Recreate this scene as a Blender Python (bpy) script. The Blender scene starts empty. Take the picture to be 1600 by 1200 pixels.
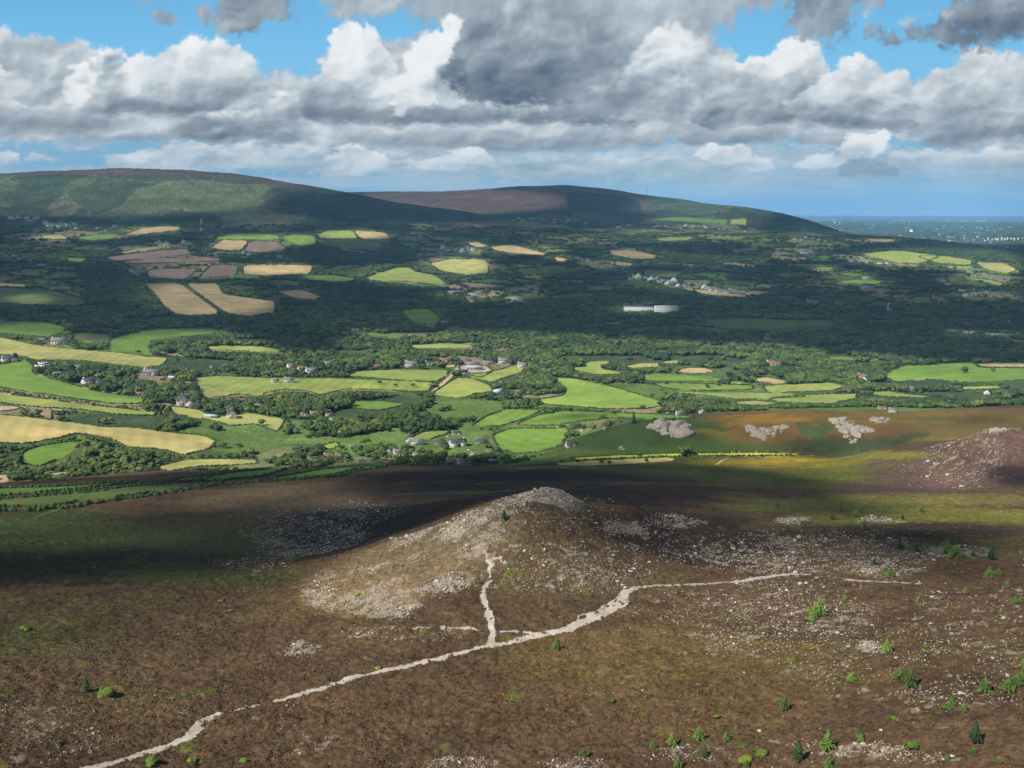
import bpy, math, random
import numpy as np
from mathutils import Vector, Matrix

random.seed(7)
rng = np.random.default_rng(7)
SC = bpy.context.scene
COL = SC.collection

# ------------------------------------------------------------------ camera
F = 1500.0                       # focal length in photograph pixels (1600 wide)
HOR = 325.0                      # photograph row of the true horizon
PITCH = math.atan((600 - HOR) / F)
CZ = 350.0
cam = bpy.data.cameras.new('camera')
cam.sensor_width = 36.0
cam.lens = 36.0 * F / 1600
cam.clip_start = 1.0
cam.clip_end = 400000.0
camo = bpy.data.objects.new('camera', cam)
camo.location = (0, 0, CZ)
camo.rotation_euler = (math.pi / 2 - PITCH, 0, 0)
COL.objects.link(camo)
SC.camera = camo
cp, sp = math.cos(PITCH), math.sin(PITCH)


def pix_dir(px, py):
    """azimuth and slope (rise per horizontal metre) of the sight line through a photograph pixel"""
    px = np.asarray(px, float); py = np.asarray(py, float)
    u = (px - 800) / F
    v = (600 - py) / F
    fw = cp + v * sp
    up = -sp + v * cp
    return np.arctan2(u, fw), up / np.hypot(u, fw)


def to_pix(az, t):
    """photograph pixel of azimuth and slope"""
    x = np.sin(az); y = np.cos(az); z = t
    fw = y * cp - z * sp
    up = y * sp + z * cp
    return 800 + F * x / fw, 600 - F * up / fw


# ------------------------------------------------------------------ noise
_P = rng.random((256, 256)).astype(np.float32)


def vnoise(x, y, seed=0):
    x = x + seed * 17.31; y = y + seed * 9.77
    xi = np.floor(x).astype(np.int64); yi = np.floor(y).astype(np.int64)
    fx = (x - xi); fy = (y - yi)
    fx = fx * fx * fx * (fx * (fx * 6 - 15) + 10); fy = fy * fy * fy * (fy * (fy * 6 - 15) + 10)
    x0 = xi & 255; x1 = (xi + 1) & 255; y0 = yi & 255; y1 = (yi + 1) & 255
    a = _P[x0, y0]; b = _P[x1, y0]; c = _P[x0, y1]; d = _P[x1, y1]
    return (a + (b - a) * fx) * (1 - fy) + (c + (d - c) * fx) * fy


def fbm(x, y, s, o=4, seed=0, g=0.5):
    r = 0; amp = 1; tot = 0
    ca, sa = math.cos(0.6), math.sin(0.6)
    X, Y = x / s, y / s
    for k in range(o):
        r = r + amp * (vnoise(X, Y, seed + k * 3) - 0.5)
        tot += amp
        amp *= g
        X, Y = (X * ca - Y * sa) * 2.03, (X * sa + Y * ca) * 2.03
    return r / tot * 2          # about -1..1


def sstep(a, b, x):
    t = np.clip((x - a) / (b - a), 0, 1)
    return t * t * (3 - 2 * t)


# ------------------------------------------------------------------ terrain
# (photograph x, y, horizontal distance in metres) of points on the land
CP = []
def row(py, *pts):
    for p in pts:
        CP.append((p[0], py, p[1]))
row(1600, (-300, 108), (400, 104), (800, 102), (1200, 101), (1900, 100))
row(1400, (-250, 140), (200, 138), (800, 133), (1300, 131), (1800, 130))
row(1200, (-250, 198), (0, 194), (300, 186), (800, 176), (1250, 170), (1850, 166))
row(1100, (-200, 236), (0, 230), (300, 220), (800, 206), (1300, 198), (1850, 190))
row(1000, (-200, 290), (0, 284), (300, 268), (600, 252), (800, 246), (1000, 242), (1300, 238), (1600, 228), (1850, 222))
row(940, (0, 335), (300, 312), (560, 288), (700, 272), (960, 272), (1250, 280), (1600, 266))
row(900, (-200, 390), (0, 380), (200, 370), (400, 342), (760, 288), (1000, 306), (1250, 322), (1600, 304), (1850, 296))
CP.extend([(733, 804, 341), (700, 824, 338), (637, 846, 336), (575, 870, 334), (528, 890, 333), (480, 905, 334), (783, 789, 345), (560, 850, 400), (640, 815, 410), (720, 785, 430)])
row(930, (400, 318))
row(860, (-150, 450), (100, 432), (300, 425), (450, 430), (1100, 362), (1300, 376), (1600, 372), (1850, 360))
row(850, (735, 306), (1000, 345)); row(870, (640, 318))
row(800, (-150, 590), (100, 575), (300, 560), (450, 520), (560, 500), (1050, 400), (1200, 450), (1400, 500), (1600, 505))
row(792, (990, 376), (800, 330), (860, 332))
row(776, (815, 349), (897, 357)); row(788, (915, 364))
row(764, (845, 351), (868, 353))
row(768, (860, 480), (1000, 480))
row(760, (0, 800), (300, 740), (500, 690), (700, 640), (860, 600), (1100, 560), (1250, 600), (1400, 622), (1600, 610), (1850, 600))
row(735, (250, 930), (500, 850), (700, 800), (860, 760), (1100, 740), (1300, 730), (1450, 690), (1600, 670))
row(728, (600, 850), (740, 850), (900, 850), (1100, 860), (1250, 840))
row(775, (-200, 800))
row(715, (1450, 742), (1350, 850))
row(690, (1500, 728), (1430, 900), (1600, 715))
row(669, (1560, 745), (1590, 752), (1700, 760))
row(674, (1800, 770))
row(722, (880, 1040), (1000, 1030), (1150, 1015), (1300, 1000))
row(710, (1000, 1062), (1150, 1062), (1290, 1055), (1430, 1040), (1600, 1000))
row(685, (950, 1120), (1050, 1098), (1200, 1090), (1330, 1085), (1480, 1075))
row(660, (1000, 1142), (1150, 1130), (1250, 1126), (1400, 1122), (1520, 1115))
row(653, (1300, 1150), (1400, 1150))
row(641, (1590, 1150), (1750, 1140))
row(755, (-150, 1160), (0, 1140), (150, 1120))
row(742, (0, 1190), (150, 1170), (300, 1150))
row(725, (-150, 1270), (100, 1240), (250, 1225), (400, 1200), (500, 1180), (650, 1150), (800, 1120))
row(690, (-150, 1370), (200, 1360), (500, 1320), (700, 1290), (860, 1240))
row(650, (-150, 1540), (200, 1530), (500, 1510), (800, 1480), (900, 1380), (1000, 1380))
row(640, (1100, 1420), (1300, 1480), (1500, 1500))
row(625, (1000, 1640), (1200, 1660), (1450, 1640), (1700, 1600))
row(600, (-150, 1850), (200, 1850), (600, 1850), (1000, 1850), (1400, 1850), (1750, 1850))
row(560, (-150, 2230), (300, 2230), (700, 2220), (1100, 2200), (1500, 2200), (1800, 2200))
row(530, (-150, 2560), (250, 2580), (700, 2560), (1100, 2540), (1500, 2560), (1800, 2560))
row(490, (-150, 3100), (300, 3080), (700, 3100), (1100, 3100), (1500, 3150), (1800, 3150))
row(450, (-150, 3850), (300, 3800), (700, 3850), (1100, 3900), (1500, 4050), (1800, 4100))
row(415, (-150, 4600), (300, 4600), (700, 4650), (1100, 4750), (1400, 5000), (1600, 5400), (1800, 5600))
row(385, (-150, 5300), (200, 5350), (500, 5400), (800, 5500), (1100, 5700), (1300, 5900))
row(395, (1500, 6000), (1600, 6200))
row(360, (-150, 5900), (200, 5950), (500, 5950), (800, 6300), (1000, 6700), (1150, 7100), (1250, 6700))
row(368, (1300, 6600)); row(374, (1400, 6500)); row(382, (1480, 6450)); row(391, (1550, 6400)); row(400, (1620, 6400)); row(412, (1750, 6400))
row(345, (-150, 6250), (200, 6300), (450, 6300), (620, 6500), (850, 7400), (1100, 8000), (1220, 8600))
row(320, (-150, 6700), (150, 6750), (350, 6800), (520, 6850))
row(292, (-150, 7150), (150, 7150), (350, 7200))
for x, y, d in [(-300, 285, 7800), (-100, 277, 7800), (0, 272, 7800), (100, 267, 7800), (200, 263, 7800), (300, 267, 7800), (370, 272, 7750), (420, 280, 7700),
                (480, 290, 7600), (540, 301, 7500), (600, 314, 7400), (680, 327, 7300), (725, 333, 7200), (765, 348, 7000),
                (0, 320, 9800), (200, 320, 9800), (400, 330, 9500), (600, 335, 8700),
                (540, 300, 10200), (600, 299, 10200), (700, 297, 10200), (800, 294, 10100), (880, 291, 10000), (950, 297, 10000), (1000, 305, 9900),
                (1060, 312, 9800), (1120, 323, 9700), (1180, 335, 9600), (1230, 346, 9400), (1275, 358, 8600),
                (800, 315, 9100), (1000, 325, 9000), (650, 320, 9200), (850, 336, 8000), (720, 345, 7700)]:
    CP.append((x, y, d))
CPa = np.array(CP, float)
_az, _t = pix_dir(CPa[:, 0], CPa[:, 1])
_w = np.log(CPa[:, 2])
extra = []
for a in np.radians(np.arange(-56, 57, 8)):               # the plain and the far side of the hills
    for d, z in ((13000, 4), (18000, 2), (30000, 2), (60000, 2)):
        extra.append((a, math.log(d), (z - CZ) / d))
for a in np.radians([16, 20, 25, 30, 36, 44, 52]):
    for d in (8300, 9800):
        extra.append((a, math.log(d), (5 - CZ) / d))
for a in np.radians([-50, -40, 40, 50]):
    for d, z in ((110, 255), (200, 240), (350, 205), (700, 130), (1100, 60), (1900, 10), (3200, 20), (5300, 120 if a < 0 else 40)):
        extra.append((a, math.log(d), (z - CZ) / d))
for a in (-50, -42):
    extra.append((math.radians(a), math.log(7600), (560 - CZ) / 7600))
ex = np.array(extra)
_az = np.concatenate([_az, ex[:, 0]]); _w = np.concatenate([_w, ex[:, 1]]); _t = np.concatenate([_t, ex[:, 2]])
_c = 0.012
A = np.sqrt((_az[:, None] - _az[None]) ** 2 + (_w[:, None] - _w[None]) ** 2 + _c * _c)
A[np.diag_indices(len(_az))] += 0.0
n = len(_az)
M = np.zeros((n + 3, n + 3)); M[:n, :n] = A
Q = np.stack([np.ones(n), _az, _w], 1); M[:n, n:] = Q; M[n:, :n] = Q.T
sol = np.linalg.solve(M, np.concatenate([_t, np.zeros(3)]))

NA, NW = 640, 900
GA = np.radians(np.linspace(-60, 60, NA)); GW = np.linspace(math.log(95), math.log(62000), NW)
_ga, _gw = np.meshgrid(GA, GW, indexing='ij')
TG = np.zeros(_ga.size)
fa, fw_ = _ga.ravel(), _gw.ravel()
for s0 in range(0, fa.size, 60000):
    a_ = fa[s0:s0 + 60000, None]; w_ = fw_[s0:s0 + 60000, None]
    K = np.sqrt((a_ - _az) ** 2 + (w_ - _w) ** 2 + _c * _c)
    TG[s0:s0 + 60000] = K @ sol[:n] + sol[n] + sol[n + 1] * a_[:, 0] + sol[n + 2] * w_[:, 0]
TG = TG.reshape(NA, NW)


def base_t(az, w):
    i = np.clip((az - GA[0]) / (GA[1] - GA[0]), 0, NA - 1.001); j = np.clip((w - GW[0]) / (GW[1] - GW[0]), 0, NW - 1.001)
    i0 = i.astype(int); j0 = j.astype(int); fi = i - i0; fj = j - j0
    return (TG[i0, j0] * (1 - fi) + TG[i0 + 1, j0] * fi) * (1 - fj) + (TG[i0, j0 + 1] * (1 - fi) + TG[i0 + 1, j0 + 1] * fi) * fj


def land_z(x, y):
    """height of the land without its small roughness"""
    x = np.asarray(x, float); y = np.asarray(y, float)
    D = np.maximum(np.hypot(x, y), 96)
    az = np.arctan2(x, y)
    z = CZ + D * base_t(az, np.log(D))
    z = z + fbm(x, y, 60, 3, 1) * 1.3 * sstep(90, 250, D) * (1 - sstep(9000, 14000, D))
    z = z + fbm(x, y, 420, 3, 5) * 6 * sstep(1150, 2400, D) * (1 - sstep(9000, 13000, D))
    z = z + fbm(x, y, 1100, 5, 9) * 34 * sstep(5000, 6600, D) * (1 - sstep(9000, 12500, D)) * sstep(40, 200, z)
    return z


def land_fast(x, y):
    return land_z(x, y)


# visible-surface lookup: pixel -> world
_colD = np.exp(GW)
def ground_at(px, py, dmin=96, dmax=60000):
    """first land point met by the sight line through a photograph pixel, from dmin metres on"""
    az, t = pix_dir(px, py)
    az = float(az); t = float(t)
    D = np.exp(np.linspace(math.log(dmin), math.log(dmax), 1600))
    x = D * math.sin(az); y = D * math.cos(az)
    z = land_z(x, y)
    s = (z - CZ) / D - t
    k = np.argmax(s >= 0)
    if not (s >= 0).any():
        k = int(np.argmax(s))
    if k > 0 and s[k] >= 0:
        f = s[k - 1] / (s[k - 1] - s[k]) if s[k - 1] < 0 else 1
        d = D[k - 1] + (D[k] - D[k - 1]) * f
    else:
        d = D[k]
    x, y = d * math.sin(az), d * math.cos(az)
    return x, y, float(land_z(np.array([x]), np.array([y]))[0])

# ------------------------------------------------------------------ regions read off the land
def inpoly(px, py, poly):
    r = np.zeros(px.shape, bool)
    n = len(poly)
    for i in range(n):
        x1, y1 = poly[i]; x2, y2 = poly[(i + 1) % n]
        if y1 == y2:
            continue
        c = ((y1 > py) != (y2 > py)) & (px < (x2 - x1) * (py - y1) / (y2 - y1) + x1)
        r ^= c
    return r

V = (1056, 9000)          # the valley and what lies beyond it
GREEN = (.135, .24, .04); BRIGHT = (.16, .275, .048); PALE = (.36, .37, .125); YGREEN = (.27, .34, .085)
OLIVE = (.16, .20, .07); TAN = (.46, .37, .19); MAUVE = (.26, .19, .15); DARKG = (.075, .13, .035)
# name, colour, distance range, outline, label
FIELDS = [
 ('YARD', (.40, .35, .29), V, [(716,572),(735,569),(760,572),(770,580),(752,590),(735,587),(722,588)], ''),
 ('F1', GREEN, V, [(-30,505),(30,502),(70,503),(103,512),(100,520),(75,527),(30,523),(-30,518)], 'dark green field at the far left edge of the sunlit valley'),
 ('F2', OLIVE, V, [(110,524),(125,519),(170,523),(172,532),(140,536),(112,530)], ''),
 ('F3', GREEN, V, [(170,550),(172,530),(200,522),(250,514),(330,513),(350,517),(330,522),(285,526),(236,532),(232,545),(240,553),(232,558),(200,552)], ''),
 ('F4', PALE, V, [(-40,524),(0,527),(60,540),(120,546),(170,550),(230,556),(262,560),(255,570),(225,575),(170,568),(120,563),(60,562),(30,556),(-40,552)], ''),
 ('F5', BRIGHT, V, [(-40,568),(0,570),(40,562),(52,572),(52,583),(60,587),(100,597),(150,612),(225,622),(222,631),(180,632),(130,625),(60,615),(-40,600)], ''),
 ('F6', YGREEN, V, [(-40,610),(0,615),(60,622),(130,632),(190,638),(245,645),(240,650),(180,648),(120,640),(50,636),(0,630),(-40,626)], ''),
 ('F6b', (.45,.36,.25), V, [(-30,634),(20,634),(35,638),(10,643),(-30,643)], ''),
 ('F7', (.44,.39,.15), V, [(-40,645),(0,648),(50,652),(100,659),(160,667),(210,668),(260,675),(320,681),(338,690),(325,703),(285,712),(250,702),(200,700),(170,685),(120,677),(90,685),(40,694),(-40,692)], ''),
 ('F8', GREEN, V, [(36,705),(60,697),(110,689),(127,692),(105,712),(60,730),(30,724)], ''),
 ('F9', PALE, V, [(245,729),(290,718),(340,717),(400,718),(404,725),(350,728),(310,729),(270,736),(252,735)], ''),
 ('F9b', (.45,.36,.25), V, [(75,740),(105,737),(108,741),(78,744)], ''),
 ('F9c', (.45,.36,.25), V, [(-10,742),(20,740),(8,757),(-10,757)], ''),
 ('F10', GREEN, (600,1300), [(-60,766),(0,763),(100,760),(190,753),(215,753),(120,764),(40,772),(-60,778)], ''),
 ('F11', (.11,.16,.04), (600,1300), [(-60,788),(0,781),(100,769),(200,760),(305,755),(250,768),(150,781),(60,793),(-60,805)], ''),
 ('F12', GREEN, (600,1300), [(262,750),(330,742),(400,733),(462,727),(450,733),(405,745),(330,752),(290,753)], ''),
 ('F13', GREEN, (600,1300), [(425,747),(500,734),(560,728),(630,722),(600,730),(530,741),(460,749),(430,750)], ''),
 ('B1', YGREEN, V, [(305,590),(340,587),(400,590),(450,591),(520,591),(600,594),(680,598),(668,612),(640,612),(600,610),(540,608),(500,618),(480,611),(440,609),(400,618),(370,616),(345,621),(318,619),(308,606)], ''),
 ('B2', YGREEN, V, [(674,615),(707,594),(715,590),(740,592),(765,602),(770,610),(755,613),(712,622),(678,617)], ''),
 ('B3', YGREEN, V, [(540,588),(560,580),(620,577),(702,578),(697,588),(682,597),(600,593),(575,590)], ''),
 ('B3b', TAN, V, [(692,570),(713,570),(710,575),(695,576)], ''),
 ('B4', YGREEN, V, [(722,586),(760,582),(785,577),(800,571),(820,573),(815,582),(790,590),(768,598),(738,591)], ''),
 ('B5', BRIGHT, V, [(548,627),(600,627),(637,632),(600,641),(575,641),(552,638)], ''),
 ('B6', PALE, V, [(262,634),(310,640),(335,652),(390,645),(445,655),(440,668),(432,675),(400,663),(360,666),(320,655),(272,648)], ''),
 ('B7', YGREEN, V, [(315,543),(340,540),(400,541),(450,548),(430,551),(380,548),(330,547)], ''),
 ('B8', GREEN, V, [(570,519),(600,522),(640,524),(620,529),(600,527),(575,524)], ''),
 ('B9', YGREEN, V, [(635,540),(700,536),(760,541),(810,541),(800,545),(740,543),(690,545),(650,545)], ''),
 ('B11', YGREEN, V, [(635,687),(660,675),(700,672),(702,677),(670,687),(645,689)], ''),
 ('B13', YGREEN, V, [(500,697),(525,690),(530,697),(515,703)], ''),
 ('B12', BRIGHT, V, [(768,680),(800,669),(890,670),(885,685),(870,700),(840,708),(800,710),(776,696)], ''),
 ('C2a', BRIGHT, V, [(735,666),(760,650),(790,640),(850,641),(822,654),(780,667)], ''),
 ('C1', (.24,.36,.07), V, [(868,590),(900,592),(960,605),(1020,623),(1050,633),(1010,639),(950,640),(900,636),(850,632),(840,625),(880,618),(885,607),(870,598)], ''),
 ('C2', BRIGHT, V, [(808,662),(840,649),(880,642),(960,645),(1080,650),(1082,655),(1000,656),(960,653),(900,660),(860,666),(812,665)], ''),
 ('C4', YGREEN, V, [(890,575),(915,573),(915,566),(950,563),(955,567),(938,570),(942,577),(975,582),(970,585),(930,586),(900,580)], ''),
 ('C5', PALE, V, [(975,573),(1000,567),(1030,568),(1030,574),(990,576)], ''),
 ('C6', PALE, V, [(1033,565),(1060,563),(1072,568),(1040,569)], ''),
 ('C7', TAN, V, [(1045,580),(1075,575),(1100,575),(1120,581),(1095,583),(1060,583)], ''),
 ('C8', BRIGHT, V, [(998,590),(1020,583),(1060,585),(1110,588),(1130,592),(1125,597),(1080,596),(1012,596)], ''),
 ('C9', BRIGHT, V, [(1018,599),(1050,598),(1100,600),(1175,602),(1180,609),(1120,611),(1060,610),(1035,606)], ''),
 ('C9b', YGREEN, V, [(1115,598),(1150,596),(1178,600),(1150,601)], ''),
 ('C10', YGREEN, V, [(1045,613),(1100,613),(1160,613),(1240,615),(1260,620),(1200,623),(1150,625),(1110,619)], ''),
 ('C11', PALE, V, [(1145,628),(1180,626),(1220,630),(1200,634),(1150,633)], ''),
 ('C12', TAN, V, [(1165,595),(1180,591),(1200,589),(1235,597),(1210,600),(1190,598)], ''),
 ('D1', YGREEN, V, [(1190,603),(1250,600),(1300,598),(1322,604),(1300,611),(1250,613),(1200,614)], ''),
 ('D2', YGREEN, V, [(1200,623),(1260,617),(1340,615),(1347,622),(1300,630),(1250,629),(1215,630)], ''),
 ('D3', GREEN, V, [(1290,558),(1320,557),(1365,562),(1360,565),(1300,563)], ''),
 ('D4', (.17,.29,.05), V, [(1378,587),(1410,572),(1460,570),(1520,565),(1530,575),(1640,576),(1640,592),(1540,598),(1500,598),(1450,593),(1400,598)], ''),
 ('D4b', TAN, V, [(1522,569),(1560,567),(1640,567),(1640,575),(1535,574)], ''),
 ('D5', YGREEN, V, [(1340,614),(1380,611),(1420,616),(1462,620),(1440,623),(1380,620)], ''),
 ('D6', YGREEN, V, [(1478,605),(1560,603),(1567,608),(1500,610)], ''),
 ('S1', (.36,.42,.06), (985,1090), [(890,716),(960,711.5),(1060,708),(1200,707),(1292,710),(1200,712.5),(1060,713),(960,717),(900,720)], ''),
 ('S2', (.50,.44,.17), (985,1090), [(868,723),(960,718.5),(1050,715),(1055,720),(960,726),(880,729)], ''),
 ('E1', TAN, V, [(330,387),(345,375),(388,376),(378,391),(340,390)], ''),
 ('E2', MAUVE, V, [(380,392),(391,377),(430,377),(450,388),(440,393),(400,395)], ''),
 ('E3', BRIGHT, V, [(333,374),(360,365),(400,364),(435,368),(438,375),(400,375),(350,374)], ''),
 ('E4', BRIGHT, V, [(440,370),(460,366),(492,369),(494,381),(470,386),(450,378)], ''),
 ('E5', YGREEN, V, [(495,368),(510,360),(550,360),(560,372),(540,373),(500,373)], ''),
 ('E5b', TAN, V, [(552,360),(600,363),(612,373),(590,375),(562,372)], ''),
 ('E6', OLIVE, V, [(495,375),(560,374),(600,378),(590,390),(540,389),(500,382)], ''),
 ('E7', MAUVE, V, [(165,402),(200,397),(250,392),(290,388),(300,397),(260,402),(210,407),(175,407)], ''),
 ('E7b', PALE, V, [(165,398),(220,388),(262,383),(268,386),(200,396)], ''),
 ('E8', MAUVE, V, [(180,409),(250,404),(320,401),(350,405),(340,409),(260,411),(215,413)], ''),
 ('E9', MAUVE, V, [(230,421),(310,419),(300,430),(290,437),(230,435)], ''),
 ('E10', MAUVE, V, [(310,433),(330,414),(372,414),(370,431),(330,434)], ''),
 ('E11', TAN, V, [(379,430),(379,415),(430,414),(490,414),(485,428),(430,431)], ''),
 ('E12', TAN, V, [(222,443),(280,441),(348,491),(300,494),(275,492),(255,478),(240,458)], ''),
 ('E13', TAN, V, [(286,442),(340,443),(350,460),(400,467),(430,471),(430,488),(390,496),(352,490)], ''),
 ('E14', MAUVE, V, [(430,455),(470,452),(505,465),(490,470),(455,465)], ''),
 ('E15', TAN, V, [(190,368),(220,357),(250,354),(282,354),(280,360),(240,364),(200,370)], ''),
 ('E16', PALE, V, [(670,412),(700,405),(760,405),(765,428),(730,430),(690,424)], ''),
 ('E17', YGREEN, V, [(570,434),(620,418),(640,418),(650,425),(680,430),(700,445),(680,446),(640,440),(600,440),(572,438)], ''),
 ('E17b', GREEN, V, [(470,430),(520,430),(560,436),(540,442),(480,436)], ''),
 ('E18', TAN, V, [(725,380),(745,378),(765,385),(745,387)], ''),
 ('E18b', TAN, V, [(765,386),(800,382),(855,397),(850,400),(800,396),(772,391)], ''),
 ('E19', TAN, V, [(865,402),(880,403),(895,409),(870,409)], ''),
 ('E20', OLIVE, V, [(-40,448),(0,449),(80,453),(135,470),(130,478),(60,478),(-40,472)], ''),
 ('E21', TAN, V, [(-40,440),(0,442),(60,446),(125,460),(130,466),(80,451),(-40,446)], ''),
 ('E22', PALE, V, [(60,368),(95,366),(110,373),(80,375)], ''),
 ('E22b', GREEN, V, [(100,402),(135,404),(130,410),(105,408)], ''),
 ('E23', BRIGHT, V, [(118,372),(150,366),(190,366),(175,374),(135,376)], ''),
 ('E24', GREEN, V, [(625,485),(670,482),(690,498),(680,512),(640,502)], ''),
 ('E25', DARKG, V, [(1100,500),(1130,495),(1220,500),(1300,500),(1302,512),(1240,516),(1130,512)], ''),
 ('E26', TAN, V, [(950,390),(1000,393),(1040,403),(990,405),(955,398)], ''),
 ('E26b', TAN, V, [(1055,449),(1110,454),(1170,462),(1165,466),(1100,461)], ''),
 ('E26c', TAN, V, [(960,408),(990,412),(985,417),(962,415)], ''),
 ('E26d', OLIVE, V, [(1005,420),(1070,425),(1050,435),(1005,430)], ''),
 ('E26e', MAUVE, V, [(1140,390),(1180,386),(1190,390),(1150,395)], ''),
 ('E27', YGREEN, V, [(1340,397),(1400,391),(1470,400),(1440,412),(1400,411),(1360,402)], ''),
 ('E28', YGREEN, V, [(1432,400),(1480,400),(1522,408),(1515,415),(1462,411)], ''),
 ('E29', PALE, V, [(1522,410),(1570,411),(1590,422),(1575,428),(1540,422)], ''),
 ('E29b', YGREEN, V, [(1478,416),(1520,416),(1520,420),(1480,420)], ''),
 ('E30', BRIGHT, V, [(1270,417),(1300,418),(1305,422),(1280,422)], ''),
 ('E30b', GREEN, V, [(1300,425),(1350,428),(1345,433),(1310,430)], ''),
 ('E30c', BRIGHT, V, [(1300,440),(1360,435),(1390,442),(1350,446)], ''),
 ('E31', YGREEN, V, [(1500,432),(1550,438),(1585,447),(1560,446),(1520,438)], ''),
 ('E32', TAN, V, [(1350,373),(1400,374),(1400,378),(1360,378)], ''),
 ('E33', YGREEN, (3000, 9800), [(1140,343),(1166,342),(1166,352),(1142,351)], ''),
 ('E33b', GREEN, (3000, 9800), [(1010,343),(1060,339),(1138,343),(1135,351),(1060,346)], ''),
 ('E34', BRIGHT, V, [(960,367),(995,365),(990,369)], ''),
 ('E34b', YGREEN, V, [(1020,374),(1050,370),(1085,371),(1075,376),(1040,377)], ''),
 ('E34c', BRIGHT, V, [(1105,370),(1165,370),(1168,373),(1110,373)], ''),
]
def chaikin(P, n=1):
    for _ in range(n):
        Q = []
        for i in range(len(P)):
            a, b = P[i], P[(i + 1) % len(P)]
            Q += [(a[0] * .88 + b[0] * .12, a[1] * .88 + b[1] * .12), (a[0] * .12 + b[0] * .88, a[1] * .12 + b[1] * .88)]
        P = Q
    return P

FPOLY = [(c, dr, chaikin(poly)) for _, c, dr, poly, _ in FIELDS]

TRACKS = []   # (name, world polyline, half widths, label, colour)
def world_line(pts, dmin, dmax=60000):
    out = []
    for p in pts:
        x, y, z = ground_at(p[0], p[1], dmin, dmax)
        out.append((x, y, p[2]))
    return np.array(out)

def add_track(name, pts, dmin, label, col, dmax=60000):
    if name == 'footpath': pts = [(a, b, w * .84) for a, b, w in pts]
    TRACKS.append((name, world_line(pts, dmin, dmax), label, col))

PATHC = (.46, .415, .36)
add_track('footpath', [(60,1222,1.9),(140,1200,1.9),(200,1185,1.4),(260,1165,1.3),(298,1150,1.6),(312,1128,1.5),(345,1115,.9)], 96, 'pale stony footpath at the lower left corner of the moor', PATHC)
add_track('footpath', [(345,1115,.5),(400,1103,.45),(430,1095,1.0),(480,1082,1.4),(530,1067,1.5),(545,1058,1.2),(585,1051,.9),(602,1048,1.2),(680,1030,1.4),(760,1011,1.6),(820,998,1.6),(880,985,1.9),(915,971,2.4),(945,955,3.4),(968,940,3.2),(975,928,2.2),(990,919,1.7),(1030,915,1.4),(1100,912,1.6),(1160,908,1.7),(1200,901,2.1),(1235,897,1.5),(1265,897,1.0)], 96, 'long pale stony footpath crossing the moor in front of the knoll', PATHC)
add_track('footpath', [(766,1010,1.5),(770,990,1.5),(765,965,1.2),(757,940,1.1),(755,925,1.1),(764,905,1.0),(768,882,.9),(757,865,.8),(754,850,.8)], 200, 'narrow pale footpath climbing straight up the front of the knoll', PATHC)
add_track('footpath', [(768,872,.7),(782,872,.9),(790,880,.6)], 200, 'short stony spur path branching off high on the knoll', PATHC)
add_track('footpath', [(645,982,.6),(690,980,.9),(735,982,.9),(765,988,.4),(800,986,.7),(850,990,.5)], 200, 'thin level footpath crossing the narrow climbing path', PATHC)
add_track('footpath', [(1300,902,.5),(1330,906,1.2),(1380,909,1.2),(1435,912,.7)], 200, 'short pale stretch of footpath at the right beyond the main path', PATHC)
add_track('footpath', [(880,985,.5),(905,975,.8),(903,962,.5),(930,957,.8)], 200, 'short pale loop path beside the widest part of the main footpath', PATHC)
add_track('track', [(672,617,5),(700,592,4.5),(714,577,4),(720,572,4)], 1100, 'sandy farm track running down through green fields from the farm sheds', (.56,.42,.24))
add_track('track', [(1118,726,1.2),(1128,719,1.5),(1140,716,1.2)], 600, 'short sandy track in the gorse beyond the moor', (.6,.45,.25), 1055)
add_track('track', [(313,360,5),(314,350,6),(315,342,7)], 4000, 'pale track climbing into the forest on the left hill', (.35,.33,.26))
add_track('track', [(305,596,2.2),(320,604,2.2),(350,612,2.5),(380,617,2.2)], 1100, 'faint dirt track across the corner of a green field by the village', (.50,.46,.24))
add_track('track', [(0,803,.1),(40,815,1.1),(80,800,1.3),(110,785,1.3),(140,770,.8)], 500, 'grassy pale track climbing the dark slope at the left edge', (.14,.17,.07), 1000)


def line_dist(x, y, L):
    """distance from points to a world polyline minus its half width (negative inside)"""
    best = np.full(x.shape, 1e9)
    for k in range(len(L) - 1):
        ax, ay, aw = L[k]; bx, by, bw = L[k + 1]
        dx, dy = bx - ax, by - ay
        t = np.clip(((x - ax) * dx + (y - ay) * dy) / (dx * dx + dy * dy + 1e-9), 0, 1)
        d = np.hypot(x - ax - t * dx, y - ay - t * dy) - (aw + (bw - aw) * t)
        best = np.minimum(best, d)
    return best


def classify(px, py, D, wob=True):
    """field index for each point, -1 elsewhere"""
    r = np.full(px.shape, -1, int)
    for k, (c, dr, poly) in enumerate(FPOLY):
        P = np.array(poly)
        b = (D > dr[0]) & (D < dr[1]) & (px > P[:, 0].min()) & (px < P[:, 0].max()) & (py > P[:, 1].min()) & (py < P[:, 1].max())
        idx = np.nonzero(b)
        if len(idx[0]):
            m = inpoly(px[idx], py[idx], poly)
            r[tuple(i[m] for i in idx)] = k
    return r


# soft patches of ground cover, some darkened to deepen the cloud shade: (x, y, rx, ry, distance range, colour or amount)
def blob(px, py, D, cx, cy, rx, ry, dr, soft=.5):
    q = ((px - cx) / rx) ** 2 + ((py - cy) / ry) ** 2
    return (1 - sstep(1 - soft, 1 + soft, q)) * ((D > dr[0]) & (D < dr[1]))

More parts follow.
